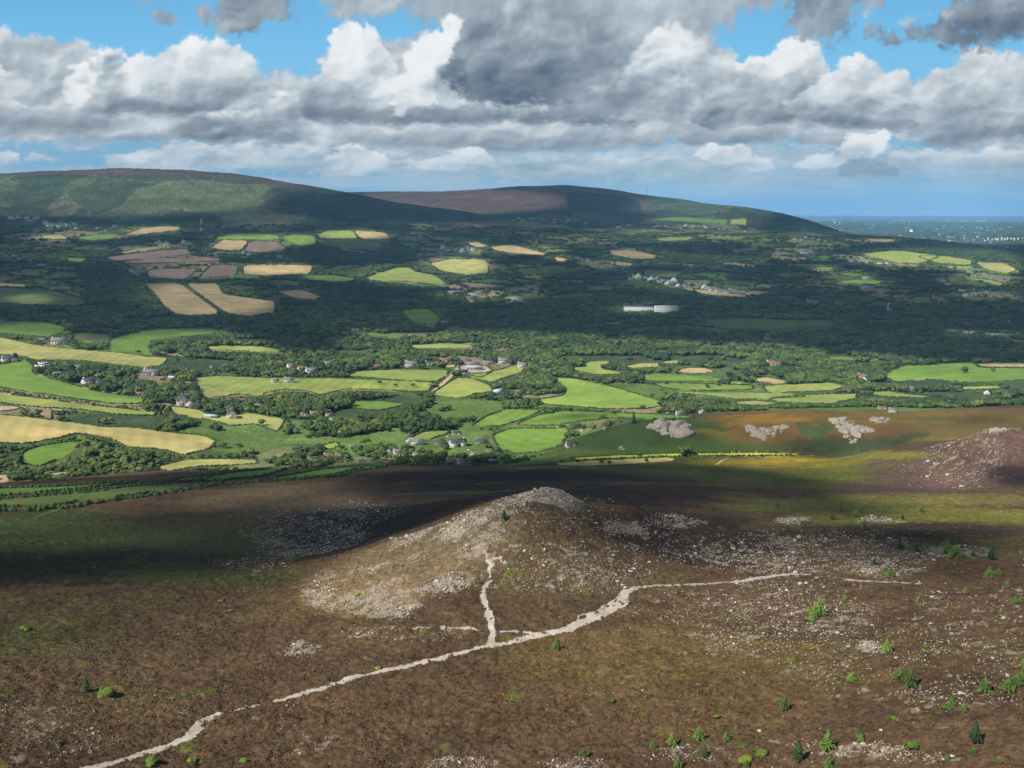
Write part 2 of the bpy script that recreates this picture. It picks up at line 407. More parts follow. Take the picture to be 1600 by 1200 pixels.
MO = (0, 1056)
COVER_SHADE = [
 (100, 850, 330, 50, (380, 1056), (.075, .11, .036), .85),
 (60, 1000, 160, 26, (96, 500), (.075, .10, .028), .7),
 (90, 815, 80, 18, (380, 1056), (.07, .11, .035), .8),
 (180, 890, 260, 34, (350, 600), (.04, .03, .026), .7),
 (490, 780, 190, 24, (380, 1056), (.15, .115, .075), .9),
 (330, 810, 180, 14, (380, 1056), (.11, .085, .055), .6),
 (330, 905, 150, 15, (320, 520), (.065, .085, .028), .7),
 (850, 760, 330, 38, (380, 1056), (.032, .023, .019), .95),  # moor behind the knoll coloured darker to deepen its cloud shade
 (640, 840, 200, 50, (360, 520), (.032, .024, .020), .95),  # same darkening for the shaded ground left of it
 (1080, 733, 200, 7, (380, 1056), (.09, .08, .03), .6),
 (1260, 735, 260, 24, (380, 1056), (.13, .155, .03), .9),
 (1150, 724, 120, 7, (380, 1056), (.20, .15, .025), .7),
 (1240, 722, 110, 6, (380, 1056), (.30, .24, .02), .7),
 (1480, 810, 230, 17, (380, 1056), (.16, .17, .04), .95),
 (1290, 790, 160, 14, (380, 1056), (.10, .12, .03), .8),
 (1400, 762, 90, 16, (380, 1056), (.13, .085, .085), .8),
 (1480, 735, 130, 25, (560, 1056), (.13, .085, .085), .85),
 (1560, 700, 90, 40, (560, 1056), (.125, .085, .08), .8),
 (1590, 745, 40, 14, (560, 1056), (.05, .035, .04), .9),
 (1470, 780, 160, 9, (380, 1056), (.17, .17, .05), .7),
 (1340, 711, 120, 8, (600, 985), (.19, .20, .04), .9),
 (1560, 850, 120, 22, (300, 560), (.10, .10, .035), .6),
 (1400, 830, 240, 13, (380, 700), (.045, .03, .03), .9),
 (560, 925, 90, 40, (270, 345), (.22, .165, .09), .7), (660, 865, 120, 45, (270, 350), (.20, .165, .11), .6), (760, 820, 60, 36, (280, 355), (.19, .16, .11), .55),
 (840, 1100, 440, 50, (96, 300), (.125, .083, .050), .7),
 (1000, 1020, 260, 40, (96, 300), (.14, .105, .046), .7),
 (1150, 1060, 260, 50, (96, 300), (.13, .098, .044), .6),
 (300, 1020, 260, 50, (96, 400), (.085, .058, .040), .6),
 (860, 900, 160, 40, (250, 350), (.10, .08, .045), .6),
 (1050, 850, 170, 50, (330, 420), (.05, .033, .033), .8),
 # rocky hill behind
 (1020, 685, 170, 40, (1000, 1200), (.045, .085, .028), 1.0),
 (1330, 655, 220, 14, (1000, 1200), (.19, .125, .03), .9),
 (1230, 680, 110, 22, (1000, 1200), (.15, .10, .035), .9),
 (1300, 698, 60, 16, (1000, 1200), (.05, .035, .02), .8),
 (1330, 700, 60, 14, (1000, 1200), (.04, .08, .03), .7),
 (1500, 665, 160, 26, (1000, 1200), (.15, .12, .04), .9),
 (1420, 690, 60, 16, (1000, 1200), (.04, .075, .03), .8),
 (1130, 700, 140, 9, (1000, 1200), (.06, .12, .03), .8),
 (860, 713, 120, 12, (1000, 1200), (.08, .13, .035), .9),
 (1200, 655, 60, 6, (1000, 1200), (.26, .17, .03), .8), (1100, 676, 30, 5, (1000, 1200), (.14, .13, .03), .8), (1180, 700, 50, 8, (1000, 1200), (.07, .09, .03), .9), (1280, 672, 24, 18, (1000, 1200), (.06, .09, .035), .9), (1385, 672, 40, 9, (1000, 1200), (.13, .085, .04), .9), (1470, 690, 50, 8, (1000, 1200), (.17, .14, .04), .8), (1150, 662, 40, 4, (1000, 1200), (.22, .15, .03), .8), (1440, 655, 50, 4, (1000, 1200), (.10, .11, .04), .7),
]
# stones lying in the heather: (x, y, rx, ry, distance range, density)
STONES = [
 (700, 850, 90, 40, (250, 350), .9), (640, 900, 110, 30, (250, 350), .95), (560, 935, 80, 28, (250, 350), .95), (600, 950, 60, 18, (250, 350), .95),
 (520, 905, 50, 18, (290, 345), .6), (740, 815, 60, 30, (290, 350), .8), (860, 778, 55, 20, (335, 372), 1.6), (800, 792, 40, 14, (320, 365), .9),
 (880, 810, 130, 28, (300, 372), .45), (975, 826, 38, 12, (330, 380), 1.0), (1050, 815, 50, 12, (335, 400), .8), (880, 880, 160, 50, (260, 350), .55),
 (790, 870, 60, 40, (270, 340), .5), (1000, 850, 130, 30, (300, 390), .4),
 (480, 840, 100, 42, (380, 620), .75), (560, 800, 60, 18, (400, 620), .6), (400, 880, 70, 14, (340, 450), .5),
 (475, 1015, 35, 12, (200, 330), 1.0), (640, 990, 110, 13, (200, 330), .55), (300, 1100, 260, 24, (96, 300), .22), (60, 1160, 120, 50, (96, 300), .38),
 (100, 1120, 130, 14, (96, 300), .36), (30, 1110, 60, 14, (96, 300), .5),
 (470, 1150, 60, 35, (96, 260), .3), (720, 1192, 60, 14, (96, 260), .7), (900, 1192, 60, 10, (96, 260), .8), (640, 1190, 60, 10, (96, 260), .3),
 (1080, 1180, 70, 14, (96, 260), .6), (1330, 1172, 90, 12, (96, 260), .9), (1420, 1185, 70, 9, (96, 260), .8), (1250, 1160, 60, 6, (96, 260), .6),
 (1200, 970, 170, 70, (150, 340), .55), (1300, 960, 90, 30, (150, 340), .5), (1360, 1012, 24, 10, (150, 300), 1.2), (1340, 1040, 130, 60, (150, 300), .42),
 (1500, 1090, 110, 22, (120, 300), .55), (1530, 990, 150, 80, (150, 320), .42), (1260, 865, 230, 34, (280, 420), .65), (1380, 890, 60, 14, (280, 400), .7),
 (1365, 892, 20, 5, (280, 400), 1.2), (1230, 812, 30, 6, (350, 560), 1.2), (1380, 815, 40, 5, (380, 600), .9), (1490, 862, 60, 8, (300, 500), .9), (1150, 930, 120, 24, (200, 340), .35),
 (960, 1080, 60, 12, (150, 260), .3), (1000, 960, 160, 30, (200, 330), .2), (800, 1120, 400, 60, (96, 260), .07), (1300, 1100, 300, 60, (96, 260), .1),
 (1510, 715, 70, 46, (560, 800), .6), (1460, 735, 60, 20, (560, 800), .35), (1550, 673, 30, 6, (700, 800), .9), (1480, 745, 110, 20, (560, 800), .2),
]
def stone_density(px, py, D):
    s = np.full(px.shape, .05) * (D < 420) * (1 + (px > 900))
    for cx, cy, rx, ry, dr, a in STONES:
        s = np.maximum(s, a * blob(px, py, D, cx, cy, rx, ry, dr, .6))
    # tongues of scree running down the left flank of the knoll
    st = fbm((px * .45 + py * .9) / 10, (px * .9 - py * .45) / 95, 1., 3, 57)
    fl = (D > 250) & (D < 350) & (px < 790) & (py > 800)
    return s * np.where(fl, .25 + 1.0 * sstep(-.22, .18, st), 1.)


def worley(x, y, s, seed):
    X, Y = x / s, y / s
    xi, yi = np.floor(X).astype(int), np.floor(Y).astype(int)
    f1 = np.full(x.shape, 9.); f2 = np.full(x.shape, 9.); cid = np.zeros(x.shape)
    for dx in (-1, 0, 1):
        for dy in (-1, 0, 1):
            a = xi + dx; b = yi + dy
            h1 = _P[(a + seed) & 255, (b * 7 + seed) & 255]; h2 = _P[(a * 5 + seed) & 255, (b + 31) & 255]
            d = np.hypot(a + .15 + .7 * h1 - X, b + .15 + .7 * h2 - Y)
            m = d < f1
            f2 = np.where(m, f1, np.minimum(f2, d)); cid = np.where(m, _P[(a * 3 + 11) & 255, (b * 3 + seed) & 255], cid)
            f1 = np.where(m, d, f1)
    return f1, f2, cid


def open_cell(x, y, py, D, f1, f2, cid):
    """small farm fields between the woods, away from the big valley wood"""
    return (((py > 556) | (py < 468)) & (cid < np.where(py > 556, .30, .42)) & ((f2 - f1) > .10) & (D > 1180))


def lerp(a, b, t):
    return a + (b - a) * t[..., None]


def ground_colour(x, y, z, D, px, py, reg):
    n1 = fbm(x, y, 9, 4, 11); n2 = fbm(x, y, 2.2, 3, 13); n3 = fbm(x, y, 34, 3, 15)
    wx = px + n1 * 16 + n3 * 20; wy = py + (n1 * 5 + n3 * 5)
    C = np.empty(x.shape + (3,))
    C[:] = (.100, .069, .044)
    C = lerp(C, np.array((.125, .102, .044)), sstep(-.1, .6, n3) * .6)
    C = lerp(C, np.array((.060, .041, .030)), sstep(.0, .5, fbm(x, y, 16, 4, 21)) * .55)
    for cx, cy, rx, ry, dr, col, a in COVER_SHADE:
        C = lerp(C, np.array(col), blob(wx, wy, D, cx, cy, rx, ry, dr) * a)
    moor = D < 1056
    # tufts
    tuft = fbm(x, y, 1.1, 3, 31) + .5 * n2
    C *= (.93 + .25 * fbm(x, y, 28, 4, 23))[..., None] * (1 - .0 * n1)[..., None]
    C *= (1 + .42 * fbm(x, y * .45, 38, 4, 25) * ((D > 360) & moor))[..., None]
    C = lerp(C, np.array((.12, .125, .04)), sstep(.15, .6, fbm(x * .6, y, 26, 4, 27)) * ((D > 360) & moor) * .5)
    C *= (1 + .50 * np.clip(tuft, -.8, .9) * (moor))[..., None]
    C = lerp(C, np.array((.13, .105, .045)), sstep(.35, .8, fbm(x, y, 5, 3, 41)) * .35 * (D < 420))
    g = sstep(.52, .72, fbm(x, y, 6, 3, 43)) * (D < 470)
    C = lerp(C, np.array((.10, .14, .03)), g * .7)
    g = sstep(.66, .78, fbm(x, y, 4.5, 3, 45)) * (D < 470) * sstep(0, .3, n3)
    C = lerp(C, np.array((.28, .17, .025)), g * .6)
    # bare pale stones between the heather
    sd = stone_density(wx, wy, D)
    hf = fbm(x, y, .9, 2, 51) * .5 + fbm(x, y, 2.6, 3, 53) * .5
    big = fbm(x, y, 7, 2, 55)
    sm = sstep(0, .22, hf + .35 * big - (.62 - .72 * np.minimum(sd, 1.2))) * (sd > .02) * sstep(.0, .12, sd)
    stonec = np.array((.26, .24, .215)) * (1 + .3 * n2)[..., None]
    rock_far = np.clip(sd, 0, 1) * 0
    C = lerp(C, stonec, np.clip(sm, 0, 1) * moor * .85)
    # valley floor and slopes
    far = (D >= 1056) & ~((D < 1200) & (px > 850 + 40 * n3))
    wxx = x + fbm(x, y, 200, 3, 61) * 55; wyy = y + fbm(x, y, 200, 3, 63) * 55
    f1, f2, cid = worley(wxx * 1.0, wyy * .8, 165., 5)
    V_ = np.empty(x.shape + (3,)); V_[:] = (.10, .155, .045)
    pal = np.array([(.07, .10, .04), (.12, .19, .05), (.06, .09, .04), (.20, .22, .09), (.08, .11, .04), (.14, .22, .06), (.32, .27, .16), (.06, .085, .04), (.10, .14, .05), (.25, .20, .14)])
    pc = pal[(cid * 9.99).astype(int)]
    patch = (D > 1150) * 1.
    V_ = lerp(V_, pc, patch * (1 - sstep(0.10, .0, f2 - f1)))
    V_ *= (1 + .3 * fbm(x, y, 45, 4, 65))[..., None]
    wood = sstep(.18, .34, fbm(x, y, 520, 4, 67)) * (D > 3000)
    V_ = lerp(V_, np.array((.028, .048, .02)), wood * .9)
    hillh = z + 40 * fbm(x, y, 600, 4, 71)
    up = sstep(215, 270, hillh) * (D > 5000)
    forest = np.empty(x.shape + (3,)); forest[:] = (.045, .085, .035)
    fpal = np.array([(.055, .085, .045), (.085, .125, .06), (.040, .065, .038), (.095, .135, .065), (.050, .078, .042), (.12, .145, .075)])
    g1, g2, gid = worley(x + fbm(x, y, 300, 3, 73) * 120, y * .55 + fbm(x, y, 300, 3, 75) * 90, 420., 19)
    forest = lerp(forest, fpal[(gid * 5.99).astype(int)], np.full(x.shape, .8))
    forest = lerp(forest, np.array((.15, .16, .10)), (1 - sstep(.012, .035, g2 - g1)) * .8)
    forest = lerp(forest, np.array((.17, .15, .11)), sstep(.42, .55, fbm(x, y * .4, 260, 3, 76)) * .7)
    forest = lerp(forest, np.array((.028, .05, .03)), sstep(.12, .2, fbm(x, y * .5, 500, 3, 78)) * .7)
    forest *= (1 + .35 * fbm(x, y, 70, 4, 77))[..., None]
    V_ = lerp(V_, forest, up)
    heath = np.where(D > 8300, sstep(285, 340, hillh), sstep(545, 600, hillh + 25 * sstep(300, 420, px) + 60 * sstep(380, 470, px)))
    hc = np.empty(x.shape + (3,)); hc[:] = (.125, .085, .072)
    hc *= (1 + .3 * fbm(x, y, 160, 4, 79))[..., None]
    heath = heath * (1 - ((D > 8300) * sstep(985, 1030, px)))
    V_ = lerp(V_, hc, heath * (D > 5000))
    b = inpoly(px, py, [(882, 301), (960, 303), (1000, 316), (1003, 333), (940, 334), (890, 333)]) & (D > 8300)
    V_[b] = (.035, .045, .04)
    b = inpoly(px, py, [(590, 300), (660, 300), (640, 315), (600, 312)]) & (D > 8300)
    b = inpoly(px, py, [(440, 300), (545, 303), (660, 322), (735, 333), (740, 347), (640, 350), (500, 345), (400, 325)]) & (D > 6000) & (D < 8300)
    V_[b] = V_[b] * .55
    b = inpoly(px, py, [(670, 350), (735, 348), (748, 358), (690, 362)]) & (D > 5000) & (D < 8300)
    V_[b] = (.13, .10, .09)
    plain = sstep(8200, 9500, D) * (z < 120)
    pl = np.empty(x.shape + (3,)); pl[:] = (.09, .10, .11)  # bluish grey: part of the distance haze is put into the colour
    pl = lerp(pl, np.array((.15, .14, .13)), sstep(.2, .6, fbm(x, y, 700, 5, 81)))
    pl = lerp(pl, np.array((.05, .075, .05)), sstep(.1, .4, fbm(x, y * .5, 1500, 4, 83)))
    V_ = lerp(V_, pl, plain)
    # wooded ridge right of the valley
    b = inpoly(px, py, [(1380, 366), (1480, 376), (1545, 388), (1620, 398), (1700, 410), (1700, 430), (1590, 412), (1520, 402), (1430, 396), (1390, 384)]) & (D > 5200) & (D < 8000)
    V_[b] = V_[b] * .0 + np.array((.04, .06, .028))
    C *= np.array((1.10, 1.0, .86))
    C = np.where(far[..., None], V_, C)
    # fields
    fc = np.array([c for c, _, _ in FPOLY])
    m = reg >= 0
    r = reg[m]
    ang = (r * 2.399) % 3.14
    st = np.sin((x[m] * np.cos(ang) + y[m] * np.sin(ang)) / 3.4) * .07 * (D[m] < 2600)
    cc = fc[r]
    cc = cc * (1 + .26 * fbm(x[m], y[m], 45, 4, 91) + .10 * fbm(x[m], y[m], 6, 3, 93) + st)[..., None]
    cc = lerp(cc, cc * np.array((1.35, 1.12, 1.2)), sstep(0.05, .5, fbm(x[m], y[m], 85, 3, 95)) * .7)
    C[m] = cc
    return C
#@@PART3
# ------------------------------------------------------------------ materials
def newmat(name):
    m = bpy.data.materials.new(name); m.use_nodes = True
    nt = m.node_tree
    return m, nt, nt.nodes['Principled BSDF']

def link(nt, a, b): nt.links.new(a, b)

def noise(nt, scale, detail=3, rough=.55, vec=None):
    n = nt.nodes.new('ShaderNodeTexNoise'); n.inputs['Scale'].default_value = scale
    n.inputs['Detail'].default_value = detail; n.inputs['Roughness'].default_value = rough
    if vec is not None: link(nt, vec, n.inputs['Vector'])
    return n.outputs['Fac']

def ramp(nt, fac, stops):
    r = nt.nodes.new('ShaderNodeValToRGB'); e = r.color_ramp.elements
    while len(e) < len(stops): e.new(.5)
    for k, (p, c) in enumerate(stops):
        e[k].position = p; e[k].color = (*c, 1) if len(c) == 3 else c
    link(nt, fac, r.inputs[0])
    return r.outputs[0]

def mulcol(nt, a, b):
    n = nt.nodes.new('ShaderNodeMix'); n.data_type = 'RGBA'; n.blend_type = 'MULTIPLY'; n.inputs[0].default_value = 1
    link(nt, a, n.inputs[6]); link(nt, b, n.inputs[7])
    return n.outputs[2]

def land_mat(name, s1, s2, lo, hi, bump, bscale, bdist, rough=.95):
    m, nt, b = newmat(name)
    at = nt.nodes.new('ShaderNodeAttribute'); at.attribute_name = 'Col'
    g = nt.nodes.new('ShaderNodeNewGeometry'); P = g.outputs['Position']
    f1 = ramp(nt, noise(nt, s1, 4, .6, P), [(.3, (lo,) * 3), (.7, (hi,) * 3)])
    f2 = ramp(nt, noise(nt, s2, 3, .6, P), [(.3, (lo * 1.05, lo, lo)), (.7, (hi, hi, hi * .95))])
    c = mulcol(nt, mulcol(nt, at.outputs['Color'], f1), f2)
    link(nt, c, b.inputs['Base Color'])
    b.inputs['Roughness'].default_value = rough
    b.inputs['Specular IOR Level'].default_value = .15
    bp = nt.nodes.new('ShaderNodeBump'); bp.inputs['Strength'].default_value = bump; bp.inputs['Distance'].default_value = bdist
    link(nt, noise(nt, bscale, 5, .65, P), bp.inputs['Height']); link(nt, bp.outputs[0], b.inputs['Normal'])
    return m

M_MOOR = land_mat('heather_moor', .9, 3.2, .72, 1.3, .8, 1.6, .5)
M_FIELD = land_mat('field_grass', .03, .35, .9, 1.1, .2, .5, .4)
M_VALLEY = land_mat('valley_ground', .02, .15, .8, 1.2, .8, .08, 6.)
M_HILL = land_mat('hill_cover', .006, .035, .75, 1.25, .9, .03, 16.)
M_PATH = land_mat('path_gravel', 1.5, 5., .85, 1.12, .6, 3., .15, .9)

def simple(name, col, rough=.8, var=.15, scale=1., spec=.2, metallic=0):
    m, nt, b = newmat(name)
    tc = nt.nodes.new('ShaderNodeTexCoord')
    lo = tuple(c * (1 - var) for c in col); hi = tuple(min(1, c * (1 + var)) for c in col)
    link(nt, ramp(nt, noise(nt, scale, 4, .6, tc.outputs['Object']), [(.3, lo), (.7, hi)]), b.inputs['Base Color'])
    b.inputs['Roughness'].default_value = rough; b.inputs['Specular IOR Level'].default_value = spec; b.inputs['Metallic'].default_value = metallic
    return m

M_STONE = simple('granite', (.43, .39, .33), .9, .25, 2.)
M_ROCK = simple('grey_rock', (.30, .27, .225), .95, .45, .5)
M_BARK = simple('bark', (.10, .075, .055), .95, .3, 2.)
M_WALLW = simple('white_render', (.80, .78, .74), .8, .05, .4)
M_WALLC = simple('cream_render', (.66, .58, .46), .8, .06, .4)
M_WALLG = simple('grey_render', (.45, .44, .42), .85, .1, .4)
M_WALLP = simple('pink_brick', (.50, .34, .28), .85, .12, .6)
M_SLATE = simple('dark_slate', (.075, .08, .095), .6, .25, 1.)
M_SLATEG = simple('grey_slate', (.20, .20, .21), .7, .2, 1.)
M_TILE = simple('brown_tile', (.22, .13, .09), .8, .2, 1.)
M_METAL = simple('metal_sheet', (.42, .45, .43), .5, .15, .3, .4)
M_BLUE = simple('pale_blue_sheet', (.45, .62, .68), .4, .1, .3, .4)
M_GLASS = simple('window_glass', (.03, .04, .05), .15, .1, 1., .5)
M_DOOR = simple('painted_door', (.10, .08, .07), .6, .1, 1.)
M_STEEL = simple('mast_steel', (.35, .35, .36), .6, .1, 1.)
M_WOOL = simple('wool', (.75, .72, .65), .95, .1, 3.)

def leaf_mat(name, c1, c2, c3, trans=.25):
    m, nt, b = newmat(name)
    oi = nt.nodes.new('ShaderNodeObjectInfo')
    col = ramp(nt, oi.outputs['Random'], [(0, c1), (.5, c2), (1, c3)])
    g = nt.nodes.new('ShaderNodeNewGeometry')
    v = ramp(nt, noise(nt, .55, 3, .6, g.outputs['Position']), [(.3, (.62,) * 3), (.72, (1.45, 1.45, 1.3))])
    w = ramp(nt, noise(nt, .012, 2, .5, g.outputs['Position']), [(.35, (.68, .76, .85)), (.65, (1.3, 1.22, .95))])
    c = mulcol(nt, mulcol(nt, col, v), w)
    link(nt, c, b.inputs['Base Color'])
    b.inputs['Roughness'].default_value = .7; b.inputs['Specular IOR Level'].default_value = .25
    return m

M_LEAF = leaf_mat('broadleaf_leaves', (.038, .066, .02), (.07, .11, .03), (.12, .155, .05))
M_DLEAF = leaf_mat('dark_leaves', (.03, .06, .02), (.045, .08, .027), (.06, .095, .03))
M_PINE = leaf_mat('pine_needles', (.07, .12, .03), (.10, .17, .035), (.14, .22, .045))
M_GORSE = leaf_mat('gorse_leaves', (.07, .11, .02), (.11, .16, .025), (.17, .21, .03))

# ------------------------------------------------------------------ helpers for things
def tag(o, label=None, cat=None, group=None, kind=None):
    if label: o['label'] = label
    if cat: o['category'] = cat
    if group: o['group'] = group
    if kind: o['kind'] = kind
    return o

def mesh_from(name, v, f, mat=None, smooth=False):
    me = bpy.data.meshes.new(name)
    v = np.asarray(v, np.float32)
    me.vertices.add(len(v)); me.vertices.foreach_set('co', v.ravel())
    if isinstance(f, np.ndarray):
        nf, k = f.shape
        me.loops.add(nf * k); me.loops.foreach_set('vertex_index', f.ravel().astype(np.int32))
        me.polygons.add(nf); me.polygons.foreach_set('loop_start', np.arange(0, nf * k, k, dtype=np.int32))
        me.polygons.foreach_set('loop_total', np.full(nf, k, np.int32))
    else:
        lt = np.array([len(q) for q in f], np.int32)
        me.loops.add(int(lt.sum())); me.loops.foreach_set('vertex_index', np.array([i for q in f for i in q], np.int32))
        me.polygons.add(len(f)); me.polygons.foreach_set('loop_start', np.concatenate([[0], np.cumsum(lt)[:-1]]).astype(np.int32))
        me.polygons.foreach_set('loop_total', lt)
    me.update(calc_edges=True)
    if smooth: me.polygons.foreach_set('use_smooth', np.ones(len(me.polygons), bool))
    if mat: me.materials.append(mat)
    return me

def obj(name, me, parent=None, loc=None, rotz=0, scale=None):
    o = bpy.data.objects.new(name, me); COL.objects.link(o)
    if parent: o.parent = parent
    if loc is not None: o.location = loc
    if rotz: o.rotation_euler = (0, 0, rotz)
    if scale is not None: o.scale = (scale,) * 3 if np.isscalar(scale) else scale
    return o

# ------------------------------------------------------------------ the land sheet
def seg(a, b, n): return list(np.linspace(math.log(a), math.log(b), n, endpoint=False))
DROWS = [2., 50.] + [math.exp(k) for k in seg(100, 160, 40) + seg(160, 460, 460) + seg(460, 1100, 250) + seg(1100, 3200, 310) + seg(3200, 10300, 290) + seg(10300, 33000, 45)] + [33000.]
DR = np.array(DROWS)
AZ = np.radians(np.concatenate([np.linspace(-180, -60, 13)[:-1], np.linspace(-60, -40, 50)[:-1], np.linspace(-40, -32, 90)[:-1], np.linspace(-32, 32, 1140), np.linspace(32, 40, 90)[1:], np.linspace(40, 60, 50)[1:], np.linspace(60, 180, 13)[1:]]))
na, nd = len(AZ), len(DR)
ga, gd = np.meshgrid(AZ, DR, indexing='ij')
X = gd * np.sin(ga); Y = gd * np.cos(ga)
Z = land_z(X, Y)
T = (Z - CZ) / np.maximum(gd, 1)
PX, PY = to_pix(np.clip(ga, -1.2, 1.2), T)
wob = (1.0 + 0 * X)
PXw = PX + fbm(X, Y, 30, 3, 101) * np.clip(1600 / gd, .5, 2.5) * 1.2
PYw = PY + fbm(X, Y, 30, 3, 103) * np.clip(1600 / gd, .5, 2.5) * .35
REG = classify(PXw, PYw, gd)
COLR = ground_colour(X, Y, Z, gd, PX, PY, REG)
# tracks
TR = np.full(X.shape, -1, int)
for k, (nm, L, lab, col) in enumerate(TRACKS):
    pad = 30
    bb = (X > L[:, 0].min() - pad) & (X < L[:, 0].max() + pad) & (Y > L[:, 1].min() - pad) & (Y < L[:, 1].max() + pad)
    idx = np.nonzero(bb)
    xx, yy = X[idx], Y[idx]
    near = gd[idx] < 600
    d = line_dist(xx, yy, L) + np.where(near, fbm(xx, yy, 3.5, 3, 111) * .8 + fbm(xx, yy, .8, 2, 112) * .4, fbm(xx, yy, 20, 2, 113) * 1.2)
    isl = near & (fbm(xx, yy, 1.7, 3, 118) > .42)
    m = (d < -.12) & ~isl
    sel = tuple(i[m] for i in idx)
    TR[sel] = k
    COLR[sel] = np.array(col) * (1 + .30 * fbm(xx[m], yy[m], 1.2, 3, 115) + .28 * fbm(xx[m], yy[m], 5, 3, 116))[:, None]
    sink = idx
# small relief: tussocks of heather, stones, tree-covered roughness far away
near = (gd < 1056) & (TR < 0) & (REG < 0)
DZ = near * (fbm(X, Y, 3.2, 3, 31) * .50 + fbm(X, Y, 1.1, 3, 33) * .34 * (gd < 560) + .25 * fbm(X, Y, 8, 2, 35))
DZ += ((gd >= 1056) & (gd < 9000) & (REG < 0) & (TR < 0)) * np.abs(fbm(X, Y, 22, 3, 37)) * np.clip(gd / 900, 1, 7)
Zf = Z + DZ
Zf = np.maximum(Zf, .5)
VV = np.stack([X, Y, Zf], -1).reshape(-1, 3)
ii = np.arange(na - 1)[:, None] * nd + np.arange(nd - 1)[None]
FF = np.stack([ii, ii + nd, ii + nd + 1, ii + 1], -1).reshape(-1, 4)
fd = gd[:-1, :-1].ravel(); freg = REG[:-1, :-1].ravel(); ftr = TR[:-1, :-1].ravel(); fpx = PX[:-1, :-1].ravel(); fz = Z[:-1, :-1].ravel()
CR = COLR.reshape(-1, 3)

def land_object(name, mask, mat, label=None):
    f = FF[mask]
    if not len(f): return None
    u, inv = np.unique(f.ravel(), return_inverse=True)
    me = mesh_from(name, VV[u], inv.reshape(-1, 4), mat, True)
    a = me.attributes.new('Col', 'FLOAT_COLOR', 'POINT')
    c = np.ones((len(u), 4), np.float32); c[:, :3] = np.clip(CR[u], 0, 1)
    a.data.foreach_set('color', c.ravel())
    o = obj(name, me)
    tag(o, label=label, kind='structure')
    return o

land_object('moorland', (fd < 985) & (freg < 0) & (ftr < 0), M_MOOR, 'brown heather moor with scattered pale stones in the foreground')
land_object('rocky_hillside', (fd >= 985) & (fd < 1200) & (freg < 0) & (ftr < 0), M_MOOR, 'green and rust coloured hillside behind the moor')
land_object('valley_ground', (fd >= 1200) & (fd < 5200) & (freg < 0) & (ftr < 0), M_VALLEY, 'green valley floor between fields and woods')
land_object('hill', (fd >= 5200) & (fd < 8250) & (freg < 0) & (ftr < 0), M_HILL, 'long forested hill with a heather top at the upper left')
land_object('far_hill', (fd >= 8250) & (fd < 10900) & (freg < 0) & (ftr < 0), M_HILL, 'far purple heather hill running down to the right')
land_object('coastal_plain', (fd >= 10900) & (freg < 0) & (ftr < 0), M_HILL, 'hazy plain carrying the distant city')
for k, (nm, c, dr, poly, lab) in enumerate(FIELDS):
    land_object('farmyard' if nm == 'YARD' else 'field', freg == k, M_FIELD)
for k, (nm, L, lab, col) in enumerate(TRACKS):
    land_object(nm, ftr == k, M_PATH, lab)

# sea to the horizon
nseg = 96
sv = [(0, 0, -.6)] + [(r * math.sin(a), r * math.cos(a), -.6) for r in (34000., 48500.) for a in np.linspace(0, 2 * math.pi, nseg, endpoint=False)]
sf = [(0, 1 + (k + 1) % nseg, 1 + k) for k in range(nseg)] + [(1 + k, 1 + (k + 1) % nseg, 1 + nseg + (k + 1) % nseg, 1 + nseg + k) for k in range(nseg)]
m, nt, b = newmat('sea_water')
b.inputs['Base Color'].default_value = (.02, .06, .10, 1); b.inputs['Roughness'].default_value = .35
g = nt.nodes.new('ShaderNodeNewGeometry'); bp = nt.nodes.new('ShaderNodeBump'); bp.inputs['Distance'].default_value = 2.
link(nt, noise(nt, .01, 4, .6, g.outputs['Position']), bp.inputs['Height']); link(nt, bp.outputs[0], b.inputs['Normal'])
tag(obj('sea', mesh_from('sea', sv, sf, m)), kind='structure')
#@@PART4
# ------------------------------------------------------------------ sun, sky, air
SUN_EL = math.radians(44); SUN_AZ = math.radians(-128)       # from the left and a little behind the camera
SD = Vector((math.cos(SUN_EL) * math.sin(SUN_AZ), math.cos(SUN_EL) * math.cos(SUN_AZ), math.sin(SUN_EL)))
sl = bpy.data.lights.new('sun', 'SUN'); sl.energy = 5.0; sl.angle = math.radians(.53); sl.color = (1., .955, .88)
so = bpy.data.objects.new('sun', sl); so.rotation_euler = SD.to_track_quat('Z', 'Y').to_euler(); COL.objects.link(so)
W = bpy.data.worlds.new('World'); SC.world = W; W.use_nodes = True
SC.view_settings.view_transform = 'Standard'; SC.view_settings.look = 'None'; SC.view_settings.exposure = .38; SC.view_settings.gamma = 1
# ------------------------------------------------------------------ the sky: blue air and layers of cumulus, their light and shade painted in
SKW, SKH, SX0, SY0 = 2400, 400, -400, -62        # the painted belt of sky in photograph pixels
def bblur(a, r):
    r = int(max(1, r))
    for _ in range(2):
        for ax in (0, 1):
            p = np.concatenate([np.repeat(np.take(a, [0], ax), r + 1, ax), a, np.repeat(np.take(a, [-1], ax), r, ax)], ax)
            c = np.cumsum(p, ax); n = a.shape[ax]
            a = (np.take(c, range(2 * r + 1, 2 * r + 1 + n), ax) - np.take(c, range(0, n), ax)) / (2 * r + 1)
    return a

